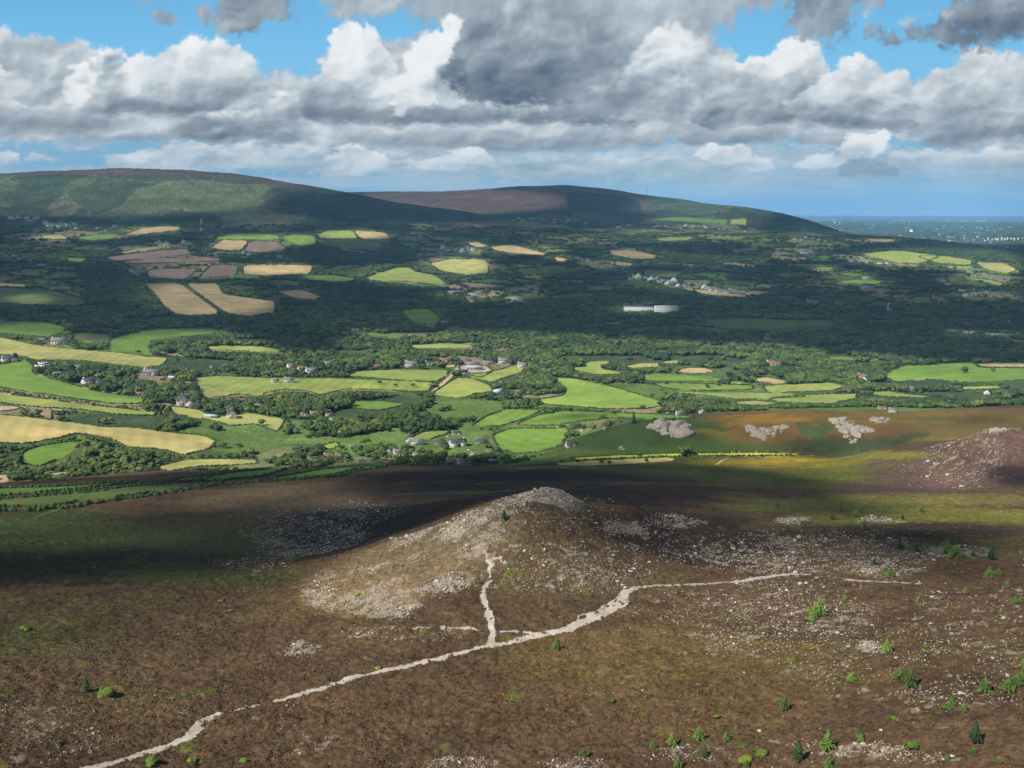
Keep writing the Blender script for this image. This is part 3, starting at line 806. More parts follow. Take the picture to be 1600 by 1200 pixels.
def paint_sky():
    gx, gy = np.meshgrid(np.arange(SKW) + SX0 + .5, np.arange(SKH) + SY0 + .5)
    persp = np.clip((318 - gy) / 260, .16, 1.2)             # clouds shrink and flatten towards the horizon
    sy = gy * (1 + .9 * (1 - np.clip(persp, 0, 1)))
    def n(s, o, seed, g=.5): return fbm(gx, sy, s, o, seed, g)
    # rounded billows with dark creases, several sizes
    wx = gx + 26 * persp * n(60, 3, 601); wy = sy + 20 * persp * n(60, 3, 603)
    H = np.zeros(gx.shape)
    for s, w in ((120, 1.), (62, .62), (33, .40), (17, .26), (9, .16), (5, .10), (2.8, .06)):
        ra = s * 1.7
        c_, s_ = math.cos(ra), math.sin(ra)
        b = 0
        for q in (0, 1):                         # two turned lattices hide the grid
            c_, s_ = math.cos(ra + q * .8), math.sin(ra + q * .8)
            b = b + vnoise((wx * c_ + wy * s_) / s + 40 * q, (wy * c_ - wx * s_) / s, int(s) + 50 * q) - .5
        b = 1 - np.abs(b) * 1.5
        H += w * b * np.clip(persp * 130 / s, .25, 1.) ** .3
    def rel(d, bl):
        h = bblur(H, bl); dx, dy = int(round(-.75 * d)), int(round(-.66 * d))
        return h - np.roll(np.roll(h, -dx, 1), -dy, 0)
    R_ = rel(3, 1) * .55 + rel(7, 2) * .6 + rel(16, 5) * .5 + rel(34, 11) * .35  # painted light on the billows, as if from the upper left
    R_ = np.clip(R_, -.6, .6)
    fine = n(14, 5, 611, .6); mid = n(44, 4, 613, .55); wisp = fbm(gx, gy, 30, 5, 615, .62)
    def lin(c):
        c = np.asarray(c, float) / 255
        return np.where(c > .04045, ((c + .055) / 1.055) ** 2.4, c / 12.92)
    ys = [-62, 0, 90, 190, 235, 275, 305, 340]
    cols = [(104, 176, 228), (112, 184, 232), (126, 196, 238), (138, 196, 228), (132, 182, 214), (126, 178, 212), (150, 202, 232), (176, 222, 246)]
    img = np.stack([np.interp(gy, ys, [lin(c)[k] for c in cols]) for k in range(3)], -1)
    LR = np.array([0., .12, .3, .5, .7, .86, 1.]); LC = [(84, 100, 118), (100, 115, 131), (126, 139, 152), (154, 166, 177), (184, 195, 203), (214, 221, 226), (246, 248, 249)]
    def shade(l):
        return np.stack([np.interp(l, LR, [lin(c)[k] for c in LC]) for k in range(3)], -1)
    def cloud(poly, top, bot, soft=5, rough=14, relief=1., blobs=(), op=1., flat=True, thin=0.):
        nonlocal img
        P = np.array(poly, float); pad = soft * 3 + rough * 2 + 4
        x0, x1 = int(max(0, P[:, 0].min() - SX0 - pad)), int(min(SKW, P[:, 0].max() - SX0 + pad))
        y0, y1 = int(max(0, P[:, 1].min() - SY0 - pad)), int(min(SKH, P[:, 1].max() - SY0 + pad))
        s = (slice(y0, y1), slice(x0, x1)); X_, Y_ = gx[s], gy[s]
        yb = P[:, 1].max(); yt = P[:, 1].min(); v = np.clip((Y_ - yt) / max(yb - yt, 1), 0, 1)
        er = 1.35 * rough * (1 - .55 * v if flat else 1)
        m = inpoly(X_ + er * 1.5 * mid[s] + er * .9 * fine[s], Y_ + er * .8 * fine[s] + er * .9 * mid[s], poly).astype(float)
        m = .5 * bblur(m, soft * 1.3) + .5 * bblur(m, soft * 3.4)
        a = sstep(.20, .86, m + (.62 * fine[s] + .30 * R_[s] + .25 * wisp[s]) * np.clip(4 * m * (1 - m), 0, 1) ** .7 + thin * wisp[s])
        l = .05 + top + (bot - top) * v ** 1.5  # crowns painted brighter than bases, as if sunlit
        inner = sstep(.55, 1., bblur(m, soft * 2 + 3))
        l = l + relief * (R_[s] * .40) + .16 * mid[s] * relief + .05 * fine[s]
        for cx, cy, rx, ry, d in blobs:
            q = ((X_ - cx + 18 * mid[s]) / rx) ** 2 + ((Y_ - cy + 8 * fine[s]) / ry) ** 2
            l = l + d * np.exp(-q)
        l = l + (1 - inner) * .05 * (top > .6)
        l = np.where(l > .8, .8 + .2 * np.tanh((l - .8) / .24), l); c = shade(np.clip(l, 0, 1)); a = (a * op)[..., None]
        img[s] = img[s] * (1 - a) + c * a
    # thin bands low over the horizon
    st = fbm(gx, gy * 7, 170, 5, 621, .55); band = sstep(228, 262, gy) * (1 - sstep(296, 322, gy))
    a = (sstep(-.1, .5, st) * band * .85)[..., None]; img = img * (1 - a) + shade(.76 + .16 * st) * a
    a = (sstep(-.15, .35, fbm(gx, gy * 9, 120, 5, 627)) * sstep(255, 275, gy) * (1 - sstep(306, 322, gy)) * .5)[..., None]; img = img * (1 - a) + shade(.82 + .1 * st) * a
    a = (sstep(.0, .45, fbm(gx, gy * 3.2, 60, 5, 623)) * sstep(205, 232, gy) * (1 - sstep(262, 285, gy)) * .6)[..., None]; img = img * (1 - a) + shade(.74 + .3 * fine) * a
    BANK = [(-420,50),(0,52),(70,58),(150,76),(190,92),(300,110),(400,108),(470,122),(500,112),(530,60),(620,60),(700,40),(1100,40),(1130,75),(1165,108),(1250,100),(1300,118),(1400,128),(1500,118),(1560,80),(1620,72),(2020,60),(2020,225),(1500,228),(1300,204),(1200,222),(1080,222),(960,232),(540,240),(330,222),(120,222),(-420,224)]
    FILL = [(150,232),(300,222),(600,226),(900,230),(1200,224),(1500,228),(2020,226),(2020,274),(1500,280),(1100,292),(800,282),(500,272),(250,262),(150,256)]
    cloud(FILL, .74, .66, 6, 12, .6, op=.62)
    cloud(BANK, .72, .60, 6, 14, .9, [(100, 110, 90, 40, .04), (60, 200, 200, 16, -.06)])
    cloud([(-420,52),(0,53),(70,60),(130,72),(170,95),(140,130),(60,128),(0,120),(-420,125)], .64, .58, 5, 12, .6, [(90, 100, 50, 14, .1), (20, 80, 60, 14, -.06)])
    cloud([(-420,100),(0,98),(20,108),(50,135),(60,160),(0,165),(-420,170)], .78, .36, 5, 10, .8, [(5, 108, 16, 8, .3)])
    cloud([(480,20),(500,0),(490,-80),(900,-80),(1240,-80),(1245,2),(1180,14),(1128,42),(1090,62),(960,66),(760,60),(660,34),(560,24)], .60, .52, 9, 16, .45, [(1000, 10, 90, 26, .14), (620, 0, 90, 20, -.04), (860, 20, 80, 30, -.1), (1080, 20, 60, 20, -.06)], thin=.2)
    cloud([(880,70),(900,20),(960,0),(1090,30),(1060,90),(1000,140),(1060,192),(860,190)], .58, .40, 9, 14, .6, [(1000, 150, 50, 26, .1), (930, 110, 30, 20, .06)])
    cloud([(955,140),(975,90),(1000,66),(1030,60),(1060,40),(1080,46),(1100,72),(1128,92),(1142,122),(1132,172),(1060,196),(970,190)], .80, .44, 4, 12, .9, [(1060, 80, 30, 26, .1), (990, 150, 40, 20, -.06)])
    cloud([(698,44),(740,10),(800,0),(900,6),(955,50),(968,95),(940,132),(880,156),(780,166),(715,150),(682,118),(692,80)], .50, .06, 7, 14, .8, [(750, 135, 60, 22, -.16), (850, 40, 50, 26, .1), (905, 100, 40, 30, .1)])
    cloud([(456,152),(478,122),(515,100),(522,58),(545,42),(575,46),(592,38),(602,66),(622,96),(616,122),(645,152),(664,168),(620,192),(500,196),(464,178)], 1.0, .34, 3, 10, .8, [(565, 80, 50, 40, .08), (600, 140, 40, 22, .25), (540, 184, 80, 14, -.22), (480, 150, 22, 18, -.05)])
    cloud([(612,160),(628,112),(645,78),(668,44),(700,22),(722,26),(716,52),(702,82),(684,110),(676,142),(690,170),(650,188),(600,180)], 1.04, .74, 3, 13, .9, [(690, 55, 22, 30, .1)])
    cloud([(640,178),(700,168),(800,174),(900,170),(1000,192),(1010,204),(830,196),(700,196),(600,198),(520,200),(520,190)], .40, .16, 4, 8, .6)
    cloud([(520,200),(640,194),(760,198),(880,192),(1060,204),(1085,222),(960,232),(800,240),(660,234),(540,224)], .66, .36, 4, 9, .7, [(620, 206, 30, 6, .2), (700, 225, 100, 12, -.1), (780, 238, 60, 8, -.08)])
    cloud([(250,182),(330,172),(400,158),(450,132),(470,150),(476,200),(530,215),(460,226),(300,224),(262,206)], .68, .44, 4, 10, 1., [(432, 150, 22, 16, .25), (360, 176, 40, 6, .25), (330, 215, 50, 7, -.16), (410, 212, 60, 7, -.1)])
    cloud([(-420,166),(60,168),(150,175),(232,180),(238,198),(190,206),(100,200),(0,208),(-420,215)], .68, .34, 4, 9, .7, [(150, 196, 50, 7, -.16), (20, 192, 60, 10, -.14), (190, 182, 40, 8, .14)])
    cloud([(150,182),(170,130),(192,92),(230,86),(262,70),(300,63),(350,65),(388,78),(406,102),(402,130),(372,160),(330,177),(250,179),(185,176)], .92, .30, 4, 9, .75, [(240, 110, 40, 26, .12), (300, 172, 90, 10, -.2), (360, 140, 40, 22, -.10), (225, 145, 34, 20, .12)])
    cloud([(86,142),(98,124),(118,112),(140,98),(150,80),(176,76),(194,80),(190,92),(172,104),(168,124),(150,136),(144,158),(122,168),(100,158)], .96, .74, 3, 15, 1.8, [(130, 120, 40, 30, .06)])
    cloud([(-420,236),(10,232),(26,240),(30,252),(-420,256)], .92, .66, 2, 5, .6, op=.85)
    cloud([(33,251),(42,238),(56,235),(70,243),(70,252)], .9, .72, 2, 4, .6, op=.85); cloud([(75,242),(86,243),(94,249),(76,249)], .85, .75, 2, 3, .4, op=.7)
    cloud([(155,252),(165,238),(230,236),(262,216),(330,226),(480,226),(545,240),(545,263),(420,266),(300,260),(170,254)], .80, .66, 3, 8, .7, [(360, 234, 60, 5, -.14), (215, 248, 40, 6, .1), (290, 230, 30, 8, .1), (470, 255, 50, 8, .1)], op=.92)
    cloud([(480,274),(500,244),(530,228),(560,226),(585,238),(700,240),(722,230),(745,228),(772,242),(776,262),(700,268),(620,264),(560,276)], .98, .74, 2, 7, 1., [(745, 255, 24, 9, -.18), (650, 250, 30, 7, .1)])
    cloud([(600,238),(640,232),(700,236),(720,246),(660,250),(610,250)], .6, .4, 3, 6, .7, op=.8)
    cloud([(772,262),(780,246),(860,246),(900,238),(960,250),(1050,240),(1100,256),(1110,288),(780,288)], .76, .60, 4, 9, .7, [(978, 246, 12, 9, .25), (830, 255, 50, 8, -.12), (900, 262, 30, 6, .15)], op=.85)
    cloud([(1060,226),(1068,206),(1200,200),(1242,205),(1225,218),(1180,224),(1090,226)], .58, .34, 3, 7, .6)
    cloud([(1240,212),(1270,204),(1330,206),(1320,222),(1260,228),(1238,222)], .56, .44, 3, 6, .6)
    cloud([(1078,192),(1090,152),(1140,132),(1158,98),(1176,90),(1204,96),(1230,66),(1256,56),(1280,64),(1286,100),(1300,116),(1292,160),(1240,192),(1120,204)], .90, .28, 3, 8, .9, [(1215, 105, 34, 26, .08), (1245, 118, 12, 26, -.22), (1110, 190, 50, 14, -.12), (1195, 165, 30, 14, -.08)])
    cloud([(1225,162),(1268,124),(1305,112),(1318,88),(1342,82),(1368,94),(1382,112),(1412,106),(1426,130),(1446,150),(1440,194),(1390,206),(1300,198),(1240,186)], 1.02, .30, 3, 8, .85, [(1290, 140, 40, 20, .16), (1350, 155, 34, 14, -.30), (1410, 150, 30, 26, -.12), (1400, 180, 40, 14, .08), (1300, 192, 60, 7, -.14)])
    cloud([(1440,232),(1428,150),(1455,112),(1495,96),(1505,72),(1540,68),(1556,82),(1600,64),(2020,50),(2020,236)], .82, .48, 5, 11, .75, [(1530, 85, 24, 20, .12), (1535, 128, 22, 10, .16), (1490, 170, 40, 30, -.12), (1570, 206, 60, 10, -.26), (1500, 218, 60, 9, -.16), (1580, 170, 40, 20, .02)])
    cloud([(1380,264),(1384,238),(1440,234),(1600,234),(2020,230),(2020,264)], .80, .56, 3, 7, .6, [(1560, 243, 50, 5, .1)])
    cloud([(1085,246),(1095,230),(1120,225),(1160,225),(1178,238),(1172,252),(1120,258)], 1.0, .82, 2, 6, 1.); cloud([(1120,268),(1140,250),(1180,242),(1210,255),(1215,268)], .86, .66, 2, 6, .8)
    cloud([(1236,266),(1262,246),(1295,240),(1305,226),(1320,208),(1392,206),(1386,232),(1362,246),(1340,248),(1316,262)], 1.05, .84, 2, 7, .9)
    cloud([(1308,270),(1326,250),(1345,242),(1372,250),(1402,262),(1402,276),(1310,276)], .46, .40, 3, 6, .7)
    cloud([(320,18),(338,0),(345,-80),(452,-80),(468,10),(462,28),(436,34),(402,26),(384,50),(345,52),(326,38)], .44, .30, 6, 12, .8, [(370, 35, 22, 10, .12)], flat=False, thin=.3)
    cloud([(234,26),(244,14),(262,14),(276,26),(290,40),(262,40),(240,32)], .46, .40, 4, 8, .8, flat=False, thin=.4, op=.85); cloud([(196,10),(210,-6),(236,-10),(240,4),(216,12)], .5, .44, 5, 8, .6, flat=False, op=.5, thin=.4)
    cloud([(1236,40),(1244,-80),(1400,-80),(1405,-6),(1340,10),(1310,40),(1296,62),(1262,66)], .46, .34, 7, 12, .8, [(1320, 35, 20, 10, -.1)], flat=False, thin=.4, op=.95)
    cloud([(1352,66),(1380,48),(1440,38),(1470,20),(1510,8),(1530,-80),(2020,-80),(2020,60),(1580,62),(1500,70),(1420,72)], .42, .12, 8, 12, .7, [(1570, 35, 70, 20, -.14), (1450, 55, 40, 14, .14)], flat=False, thin=.35)
    cloud([(1335,50),(1352,38),(1372,24),(1366,20),(1345,32)], .75, .7, 4, 8, .4, flat=False, op=.45, thin=.4); cloud([(1395,42),(1420,20),(1480,12),(1486,16),(1440,26),(1410,50)], .75, .7, 4, 8, .4, flat=False, op=.45, thin=.4)
    # blue haze painted over the lowest clouds
    a = (sstep(200, 320, gy) * .55)[..., None]; img = img * (1 - a) + lin((150, 202, 232)) * a
    return np.clip(img, 0, 1)
#@@SKYMAT
def build_sky():
    belt = paint_sky()
    AM, T0, T1, IW, IH = math.radians(37.5), -.012, .262, 2400, 420
    a_, t_ = np.meshgrid(np.linspace(-AM, AM, IW), np.linspace(T0, T1, IH))
    px, py = to_pix(a_, t_)
    fx_ = np.clip(px - SX0 - .5, 0, SKW - 1.01); fy_ = np.clip(py - SY0 - .5, 0, SKH - 1.01)
    i, j = fx_.astype(int), fy_.astype(int); u, v = (fx_ - i)[..., None], (fy_ - j)[..., None]
    im = (belt[j, i] * (1 - u) + belt[j, i + 1] * u) * (1 - v) + (belt[j + 1, i] * (1 - u) + belt[j + 1, i + 1] * u) * v
    img = bpy.data.images.new('cloud_belt', IW, IH, alpha=False, float_buffer=True)
    img.colorspace_settings.name = 'Linear Rec.709'
    buf = np.ones((IH, IW, 4), np.float32); buf[..., :3] = im
    img.pixels.foreach_set(buf.ravel()); img.update()
    nt = W.node_tree; N = nt.nodes; L = nt.links; bg = N['Background']
    def mth(op, a, b=None, clamp=False):
        n = N.new('ShaderNodeMath'); n.operation = op; n.use_clamp = clamp
        for i, q in enumerate((a, b)):
            if q is None: continue
            if isinstance(q, (int, float)): n.inputs[i].default_value = q
            else: L.new(q, n.inputs[i])
        return n.outputs[0]
    def mr(x, a, b, c=0., d=1.):
        n = N.new('ShaderNodeMapRange'); n.interpolation_type = 'SMOOTHSTEP'; L.new(x, n.inputs[0])
        for i, q in zip((1, 2, 3, 4), (a, b, c, d)): n.inputs[i].default_value = q
        return n.outputs[0]
    def mix(a, b, f, bt='MIX'):
        n = N.new('ShaderNodeMix'); n.data_type = 'RGBA'; n.blend_type = bt
        for i, q in ((0, f), (6, a), (7, b)):
            if isinstance(q, (int, float, tuple)): n.inputs[i].default_value = q
            else: L.new(q, n.inputs[i])
        return n.outputs[2]
    tc = N.new('ShaderNodeTexCoord'); sx = N.new('ShaderNodeSeparateXYZ'); L.new(tc.outputs['Generated'], sx.inputs[0])
    x, y, z = sx.outputs
    az = mth('ARCTAN2', x, y); t = mth('DIVIDE', z, mth('MAXIMUM', mth('SQRT', mth('ADD', mth('MULTIPLY', x, x), mth('MULTIPLY', y, y))), .02))
    cb = N.new('ShaderNodeCombineXYZ')
    L.new(mth('DIVIDE', mth('ADD', az, AM), 2 * AM), cb.inputs[0]); L.new(mth('DIVIDE', mth('SUBTRACT', mth('MINIMUM', mth('MAXIMUM', t, T0 + .001), T1 - .001), T0), T1 - T0), cb.inputs[1])
    it = N.new('ShaderNodeTexImage'); it.image = img; it.extension = 'MIRROR'; it.interpolation = 'Linear'; L.new(cb.outputs[0], it.inputs[0])
    sky = N.new('ShaderNodeTexSky'); sky.sky_type = 'NISHITA'; sky.sun_disc = False; sky.sun_elevation = SUN_EL; sky.sun_rotation = SUN_AZ; sky.dust_density = .5; sky.ozone_density = 2.
    k = 2 ** -SC.view_settings.exposure
    up = mix(sky.outputs[0], (SKY_K, SKY_K, SKY_K, 1), 1., 'MULTIPLY')
    belt_c = mix(it.outputs[0], (k, k, k, 1), 1., 'MULTIPLY')
    L.new(mix(belt_c, up, mr(t, .25, .42)), bg.inputs[0]); bg.inputs[1].default_value = 1.
    W.cycles.sampling_method = 'MANUAL'; W.cycles.sample_map_resolution = 512
SKY_K = .045
build_sky()
# ------------------------------------------------------------------ unseen cloud layer overhead, shaped to shade the land
# how much of the sun is held back over the land, by photograph area
KN = (362, 1260); KF = (90, 362); VA = (1056, 11000)
SHADE_POLY = [
 (KN, .96, [(-700,770),(-300,768),(0,756),(150,750),(300,741),(400,733),(560,722),(640,716),(1000,716),(1100,722),(1210,745),(1270,752),(1330,775),(1400,800),(1640,856),(1640,900),(1400,880),(1200,900),(500,900),(300,925),(-300,930),(-700,930)]),
 (KF, .85, [(812,755),(935,745),(1200,790),(1450,850),(1640,885),(1640,905),(1450,880),(1250,866),(1120,872),(1000,852),(900,838),(845,806),(835,790)]),
 (KF, .55, [(-400,860),(300,880),(500,878),(440,925),(330,955),(160,975),(0,1000),(-400,1020)]),
 (VA, .95, [(-900,506),(0,512),(100,522),(150,534),(200,528),(330,516),(400,530),(430,548),(520,552),(545,535),(570,518),(700,522),(820,522),(960,529),(1100,537),(1220,542),(1320,556),(1460,566),(1700,572),(2300,572),(2300,200),(-900,200)]),
]
# local openings (lower) and thicker spots (raise): (x, y, rx, ry, range, target, weight)
SHADE_SPOT = [
 (500, 770, 170, 20, KN, .55, .9), (100, 785, 300, 26, (420, 1300), .34, .9), (90, 835, 190, 24, (380, 900), .62, .8), (560, 735, 120, 7, (600, 1300), .6, .8), (330, 790, 80, 10, KN, .7, .5),
 (1250, 735, 90, 9, KN, .25, .8), (1500, 812, 220, 14, KN, .3, .9), (1290, 785, 120, 10, KN, .45, .6), (1300, 765, 120, 8, KN, .8, .7),
 (1080, 685, 190, 34, (1056, 1200), .45, .8), (1290, 700, 55, 9, (1056, 1200), .85, .9), (1560, 655, 70, 8, (1056, 1200), .8, .9), (1430, 680, 60, 16, (1056, 1200), .6, .6),
 (1590, 750, 50, 14, (560, 900), .7, .8),
 (500, 515, 45, 18, (2300, 3000), .85, .5), (60, 514, 70, 9, VA, .45, .8), (270, 522, 80, 8, VA, .35, .5), (120, 527, 60, 5, VA, .5, .6),
 (900, 652, 40, 5, (1200, 2000), .75, .8), (1450, 575, 90, 6, VA, .45, .5), (420, 605, 20, 4, VA, .5, .6),
 # openings over the far fields
 (270, 398, 130, 14, VA, .45, .9), (385, 384, 60, 10, VA, .30, .95), (550, 366, 60, 7, VA, .05, 1), (410, 372, 80, 6, VA, .1, 1), (460, 374, 34, 9, VA, .1, 1),
 (330, 424, 110, 13, VA, .5, .9), (440, 420, 60, 8, VA, .1, .95), (320, 468, 110, 26, VA, .5, .85), (470, 460, 40, 8, VA, .6, .7),
 (715, 415, 50, 14, VA, .02, 1), (620, 430, 70, 14, VA, .15, 1), (680, 440, 110, 14, VA, .3, .8), (520, 430, 50, 8, VA, .35, .8), (800, 392, 75, 8, VA, .1, .9), (880, 405, 25, 5, VA, .1, .9), (745, 383, 25, 5, VA, .2, .9),
 (50, 468, 34, 8, VA, .25, .9), (30, 445, 70, 5, VA, .55, .6), (85, 371, 30, 6, VA, .2, .9), (120, 358, 60, 6, VA, .35, .7), (240, 360, 50, 8, VA, .2, .9), (155, 370, 40, 6, VA, .2, .9), (120, 405, 25, 6, VA, .2, .9),
 (310, 357, 40, 9, VA, .6, .6),
 (1460, 405, 130, 16, VA, .05, 1), (1545, 415, 60, 20, VA, .05, 1), (1290, 420, 22, 5, VA, .15, 1), (1330, 432, 40, 8, VA, .35, .9), (1345, 443, 50, 5, VA, .2, .9), (1540, 440, 60, 10, VA, .2, .9),
 (1000, 398, 60, 8, VA, .5, .8), (1010, 372, 90, 8, VA, .35, .9), (1140, 372, 60, 5, VA, .2, .9), (1100, 345, 90, 13, VA, .15, .95), (1060, 360, 130, 7, VA, .4, .8), (1250, 378, 90, 14, VA, .5, .8), (1380, 376, 40, 5, VA, .4, .8),
 (1110, 458, 80, 6, VA, .5, .8), (960, 412, 50, 10, VA, .55, .7), (1060, 435, 80, 8, VA, .55, .7), (850, 425, 60, 10, VA, .6, .6),
 (1012, 486, 50, 9, VA, .45, .9), (650, 495, 50, 14, VA, .75, .5), (1200, 504, 110, 8, VA, .72, .6), (770, 464, 90, 9, VA, .3, .9), (1090, 448, 110, 10, VA, .3, .8), (1540, 526, 60, 6, VA, .5, .8), (1540, 462, 60, 8, VA, .5, .8), (40, 395, 120, 14, VA, .6, .7), (1100, 410, 110, 10, VA, .45, .7), (1250, 400, 70, 8, VA, .4, .7), (900, 375, 80, 8, VA, .5, .7),
 # hills
 (190, 300, 280, 36, (6300, 8300), .12, .97), (60, 330, 160, 10, (6000, 8300), .35, .7), (30, 272, 300, 6, (6600, 8300), .5, .6), (250, 318, 90, 6, (6300, 8300), .5, .6), (230, 342, 170, 6, (5500, 8300), .92, .8),
 (560, 320, 130, 22, (5000, 8260), .95, 1), (430, 345, 90, 9, (5000, 8260), .6, .6), (700, 353, 60, 7, (5000, 8260), .6, .8), (470, 300, 60, 6, (6000, 8260), .6, .6),
 (720, 315, 170, 20, (8260, 11000), .30, .95), (940, 318, 62, 17, (8260, 11000), .88, .9), (1100, 325, 120, 22, (8260, 11000), .25, .95),
]
ca = np.radians(np.linspace(-58, 58, 560)); cw = np.linspace(math.log(120), math.log(12500), 700)
cga, cgw = np.meshgrid(ca, cw, indexing='ij'); cD = np.exp(cgw)
cx_, cy_ = cD * np.sin(cga), cD * np.cos(cga)
cz_ = land_z(cx_, cy_)
cpx, cpy = to_pix(np.clip(cga, -1.2, 1.2), (cz_ - CZ) / cD)
sc_ = np.clip(1400 / cD, .35, 2.2)
cpx = cpx + fbm(cx_, cy_, 260, 4, 201) * 26 * sc_; cpy = cpy + fbm(cx_, cy_, 260, 4, 203) * 5 * sc_
SH = .14 * np.ones(cD.shape) + .12 * fbm(cx_, cy_, 120, 3, 205)
for dr, a, poly in SHADE_POLY:
    m = inpoly(cpx, cpy, poly) & (cD > dr[0]) & (cD < dr[1])
    SH[m] = a + .10 * fbm(cx_, cy_, 500, 3, 207)[m] - (.38 * sstep(.15, .6, fbm(cx_, cy_, 90, 4, 209))[m] if dr[1] == 1260 else 0)
for cx, cy, rx, ry, dr, tgt, wgt in SHADE_SPOT:
    k = blob(cpx, cpy, cD, cx, cy, rx, ry, dr, .35) * wgt
    SH = SH * (1 - k) + tgt * k
SH = SH * (1 - sstep(9700, 11500, cD))
edge = np.minimum(sstep(-58, -54, np.degrees(cga)), 1 - sstep(54, 58, np.degrees(cga))) * sstep(math.log(121), math.log(135), cgw)
SH = np.clip(SH, 0, .95) * edge
for _ in range(2):                       # soft cloud edges
    for ax in (0, 1):
        SH = (np.roll(SH, 1, ax) + np.roll(SH, -1, ax) + 2 * SH) / 4
CALT = 3000.0
tt = (CALT - cz_) / SD.z
ux, uy = cx_ + SD.x * tt, cy_ + SD.y * tt
def shade_cloud_layer():
    n1, n2 = SH.shape
    keep = SH > .03
    fm = keep[:-1, :-1] | keep[1:, :-1] | keep[:-1, 1:] | keep[1:, 1:]
    idx = (np.arange(n1 - 1)[:, None] * n2 + np.arange(n2 - 1)[None])
    q = np.stack([idx, idx + n2, idx + n2 + 1, idx + 1], -1)[fm]
    th = SH * (160 + 200 * (1 + fbm(ux, uy, 500, 3, 211)))
    bot = np.stack([ux, uy, CALT - 12 * SH], -1).reshape(-1, 3); top = np.stack([ux, uy, CALT + th], -1).reshape(-1, 3)
    # the top is moved along the sun's line so that it shades the same ground as the base
    top[:, 0] += SD.x / SD.z * (top[:, 2] - CALT); top[:, 1] += SD.y / SD.z * (top[:, 2] - CALT)
    v = np.concatenate([bot, top]); f = np.concatenate([q, q[:, ::-1] + n1 * n2])
    u, inv = np.unique(f.ravel(), return_inverse=True)
    m, nt, b = newmat('shade_cloud')
    out = nt.nodes['Material Output']; nt.nodes.remove(b)
    at = nt.nodes.new('ShaderNodeAttribute'); at.attribute_name = 'cover'
    tr = nt.nodes.new('ShaderNodeBsdfTransparent')
    tl = nt.nodes.new('ShaderNodeBsdfTranslucent'); tl.inputs[0].default_value = (.17, .20, .24, 1)
    df = nt.nodes.new('ShaderNodeBsdfDiffuse'); df.inputs[0].default_value = (.5, .5, .5, 1)
    ad = nt.nodes.new('ShaderNodeMixShader'); ad.inputs[0].default_value = .5
    link(nt, tl.outputs[0], ad.inputs[1]); link(nt, df.outputs[0], ad.inputs[2])
    mx = nt.nodes.new('ShaderNodeMixShader')
    link(nt, at.outputs['Fac'], mx.inputs[0]); link(nt, tr.outputs[0], mx.inputs[1]); link(nt, ad.outputs[0], mx.inputs[2])
    link(nt, mx.outputs[0], out.inputs[0])
    me = mesh_from('clouds', v[u], inv.reshape(-1, 4), m, True)
    a = me.attributes.new('cover', 'FLOAT', 'POINT')
    c = np.concatenate([SH.ravel(), SH.ravel()])[u]
    a.data.foreach_set('value', (1 - np.sqrt(np.clip(1 - c, 0, 1))).astype(np.float32))
    tag(obj('clouds', me), kind='stuff', label='unseen cloud sheet shaped to shade the land')
shade_cloud_layer()

# ------------------------------------------------------------------ the air
def haze_box():
    a, z0, z1 = 50000., -4., 720.
    v = [(x, y, z) for z in (z0, z1) for x, y in ((-a, -a), (a, -a), (a, a), (-a, a))]
    f = [(0, 3, 2, 1), (4, 5, 6, 7), (0, 1, 5, 4), (1, 2, 6, 5), (2, 3, 7, 6), (3, 0, 4, 7)]
    m = bpy.data.materials.new('air'); m.use_nodes = True; nt = m.node_tree
    nt.nodes.remove(nt.nodes['Principled BSDF'])
    pv = nt.nodes.new('ShaderNodeVolumePrincipled')
    pv.inputs['Color'].default_value = HAZE_COL; pv.inputs['Density'].default_value = HAZE_DENS
    pv.inputs['Anisotropy'].default_value = -.18
    link(nt, pv.outputs[0], nt.nodes['Material Output'].inputs['Volume'])
    tag(obj('haze', mesh_from('haze', v, f, m)), kind='stuff')
HAZE_COL = (.28, .60, 1., 1); HAZE_DENS = 3.4e-5
haze_box()
SC.cycles.volume_bounces = 1
SC.cycles.transparent_max_bounces = 16
SC.cycles.max_bounces = 5; SC.cycles.diffuse_bounces = 2; SC.cycles.glossy_bounces = 1
# ------------------------------------------------------------------ shapes of plants, stones
def ico(sub):
    t = (1 + 5 ** .5) / 2
    v = [(-1, t, 0), (1, t, 0), (-1, -t, 0), (1, -t, 0), (0, -1, t), (0, 1, t), (0, -1, -t), (0, 1, -t), (t, 0, -1), (t, 0, 1), (-t, 0, -1), (-t, 0, 1)]
    f = [(0, 11, 5), (0, 5, 1), (0, 1, 7), (0, 7, 10), (0, 10, 11), (1, 5, 9), (5, 11, 4), (11, 10, 2), (10, 7, 6), (7, 1, 8), (3, 9, 4), (3, 4, 2), (3, 2, 6), (3, 6, 8), (3, 8, 9), (4, 9, 5), (2, 4, 11), (6, 2, 10), (8, 6, 7), (9, 8, 1)]
    v = [np.array(p) / np.linalg.norm(p) for p in v]
    for _ in range(sub):
        c = {}; nf = []
        def mid(a, b):
            k = (min(a, b), max(a, b))
            if k not in c:
                m = v[a] + v[b]; v.append(m / np.linalg.norm(m)); c[k] = len(v) - 1
            return c[k]
        for a, b, d in f:
            x, y, z = mid(a, b), mid(b, d), mid(d, a)
            nf += [(a, x, z), (b, y, x), (d, z, y), (x, y, z)]
        f = nf
    return np.array(v), np.array(f)
ICO = [ico(0), ico(1), ico(2)]

def join(parts):
    V_, F_, n = [], [], 0
    for v, f in parts:
        V_.append(v); F_.append(f + n); n += len(v)
    return np.concatenate(V_), np.concatenate(F_)

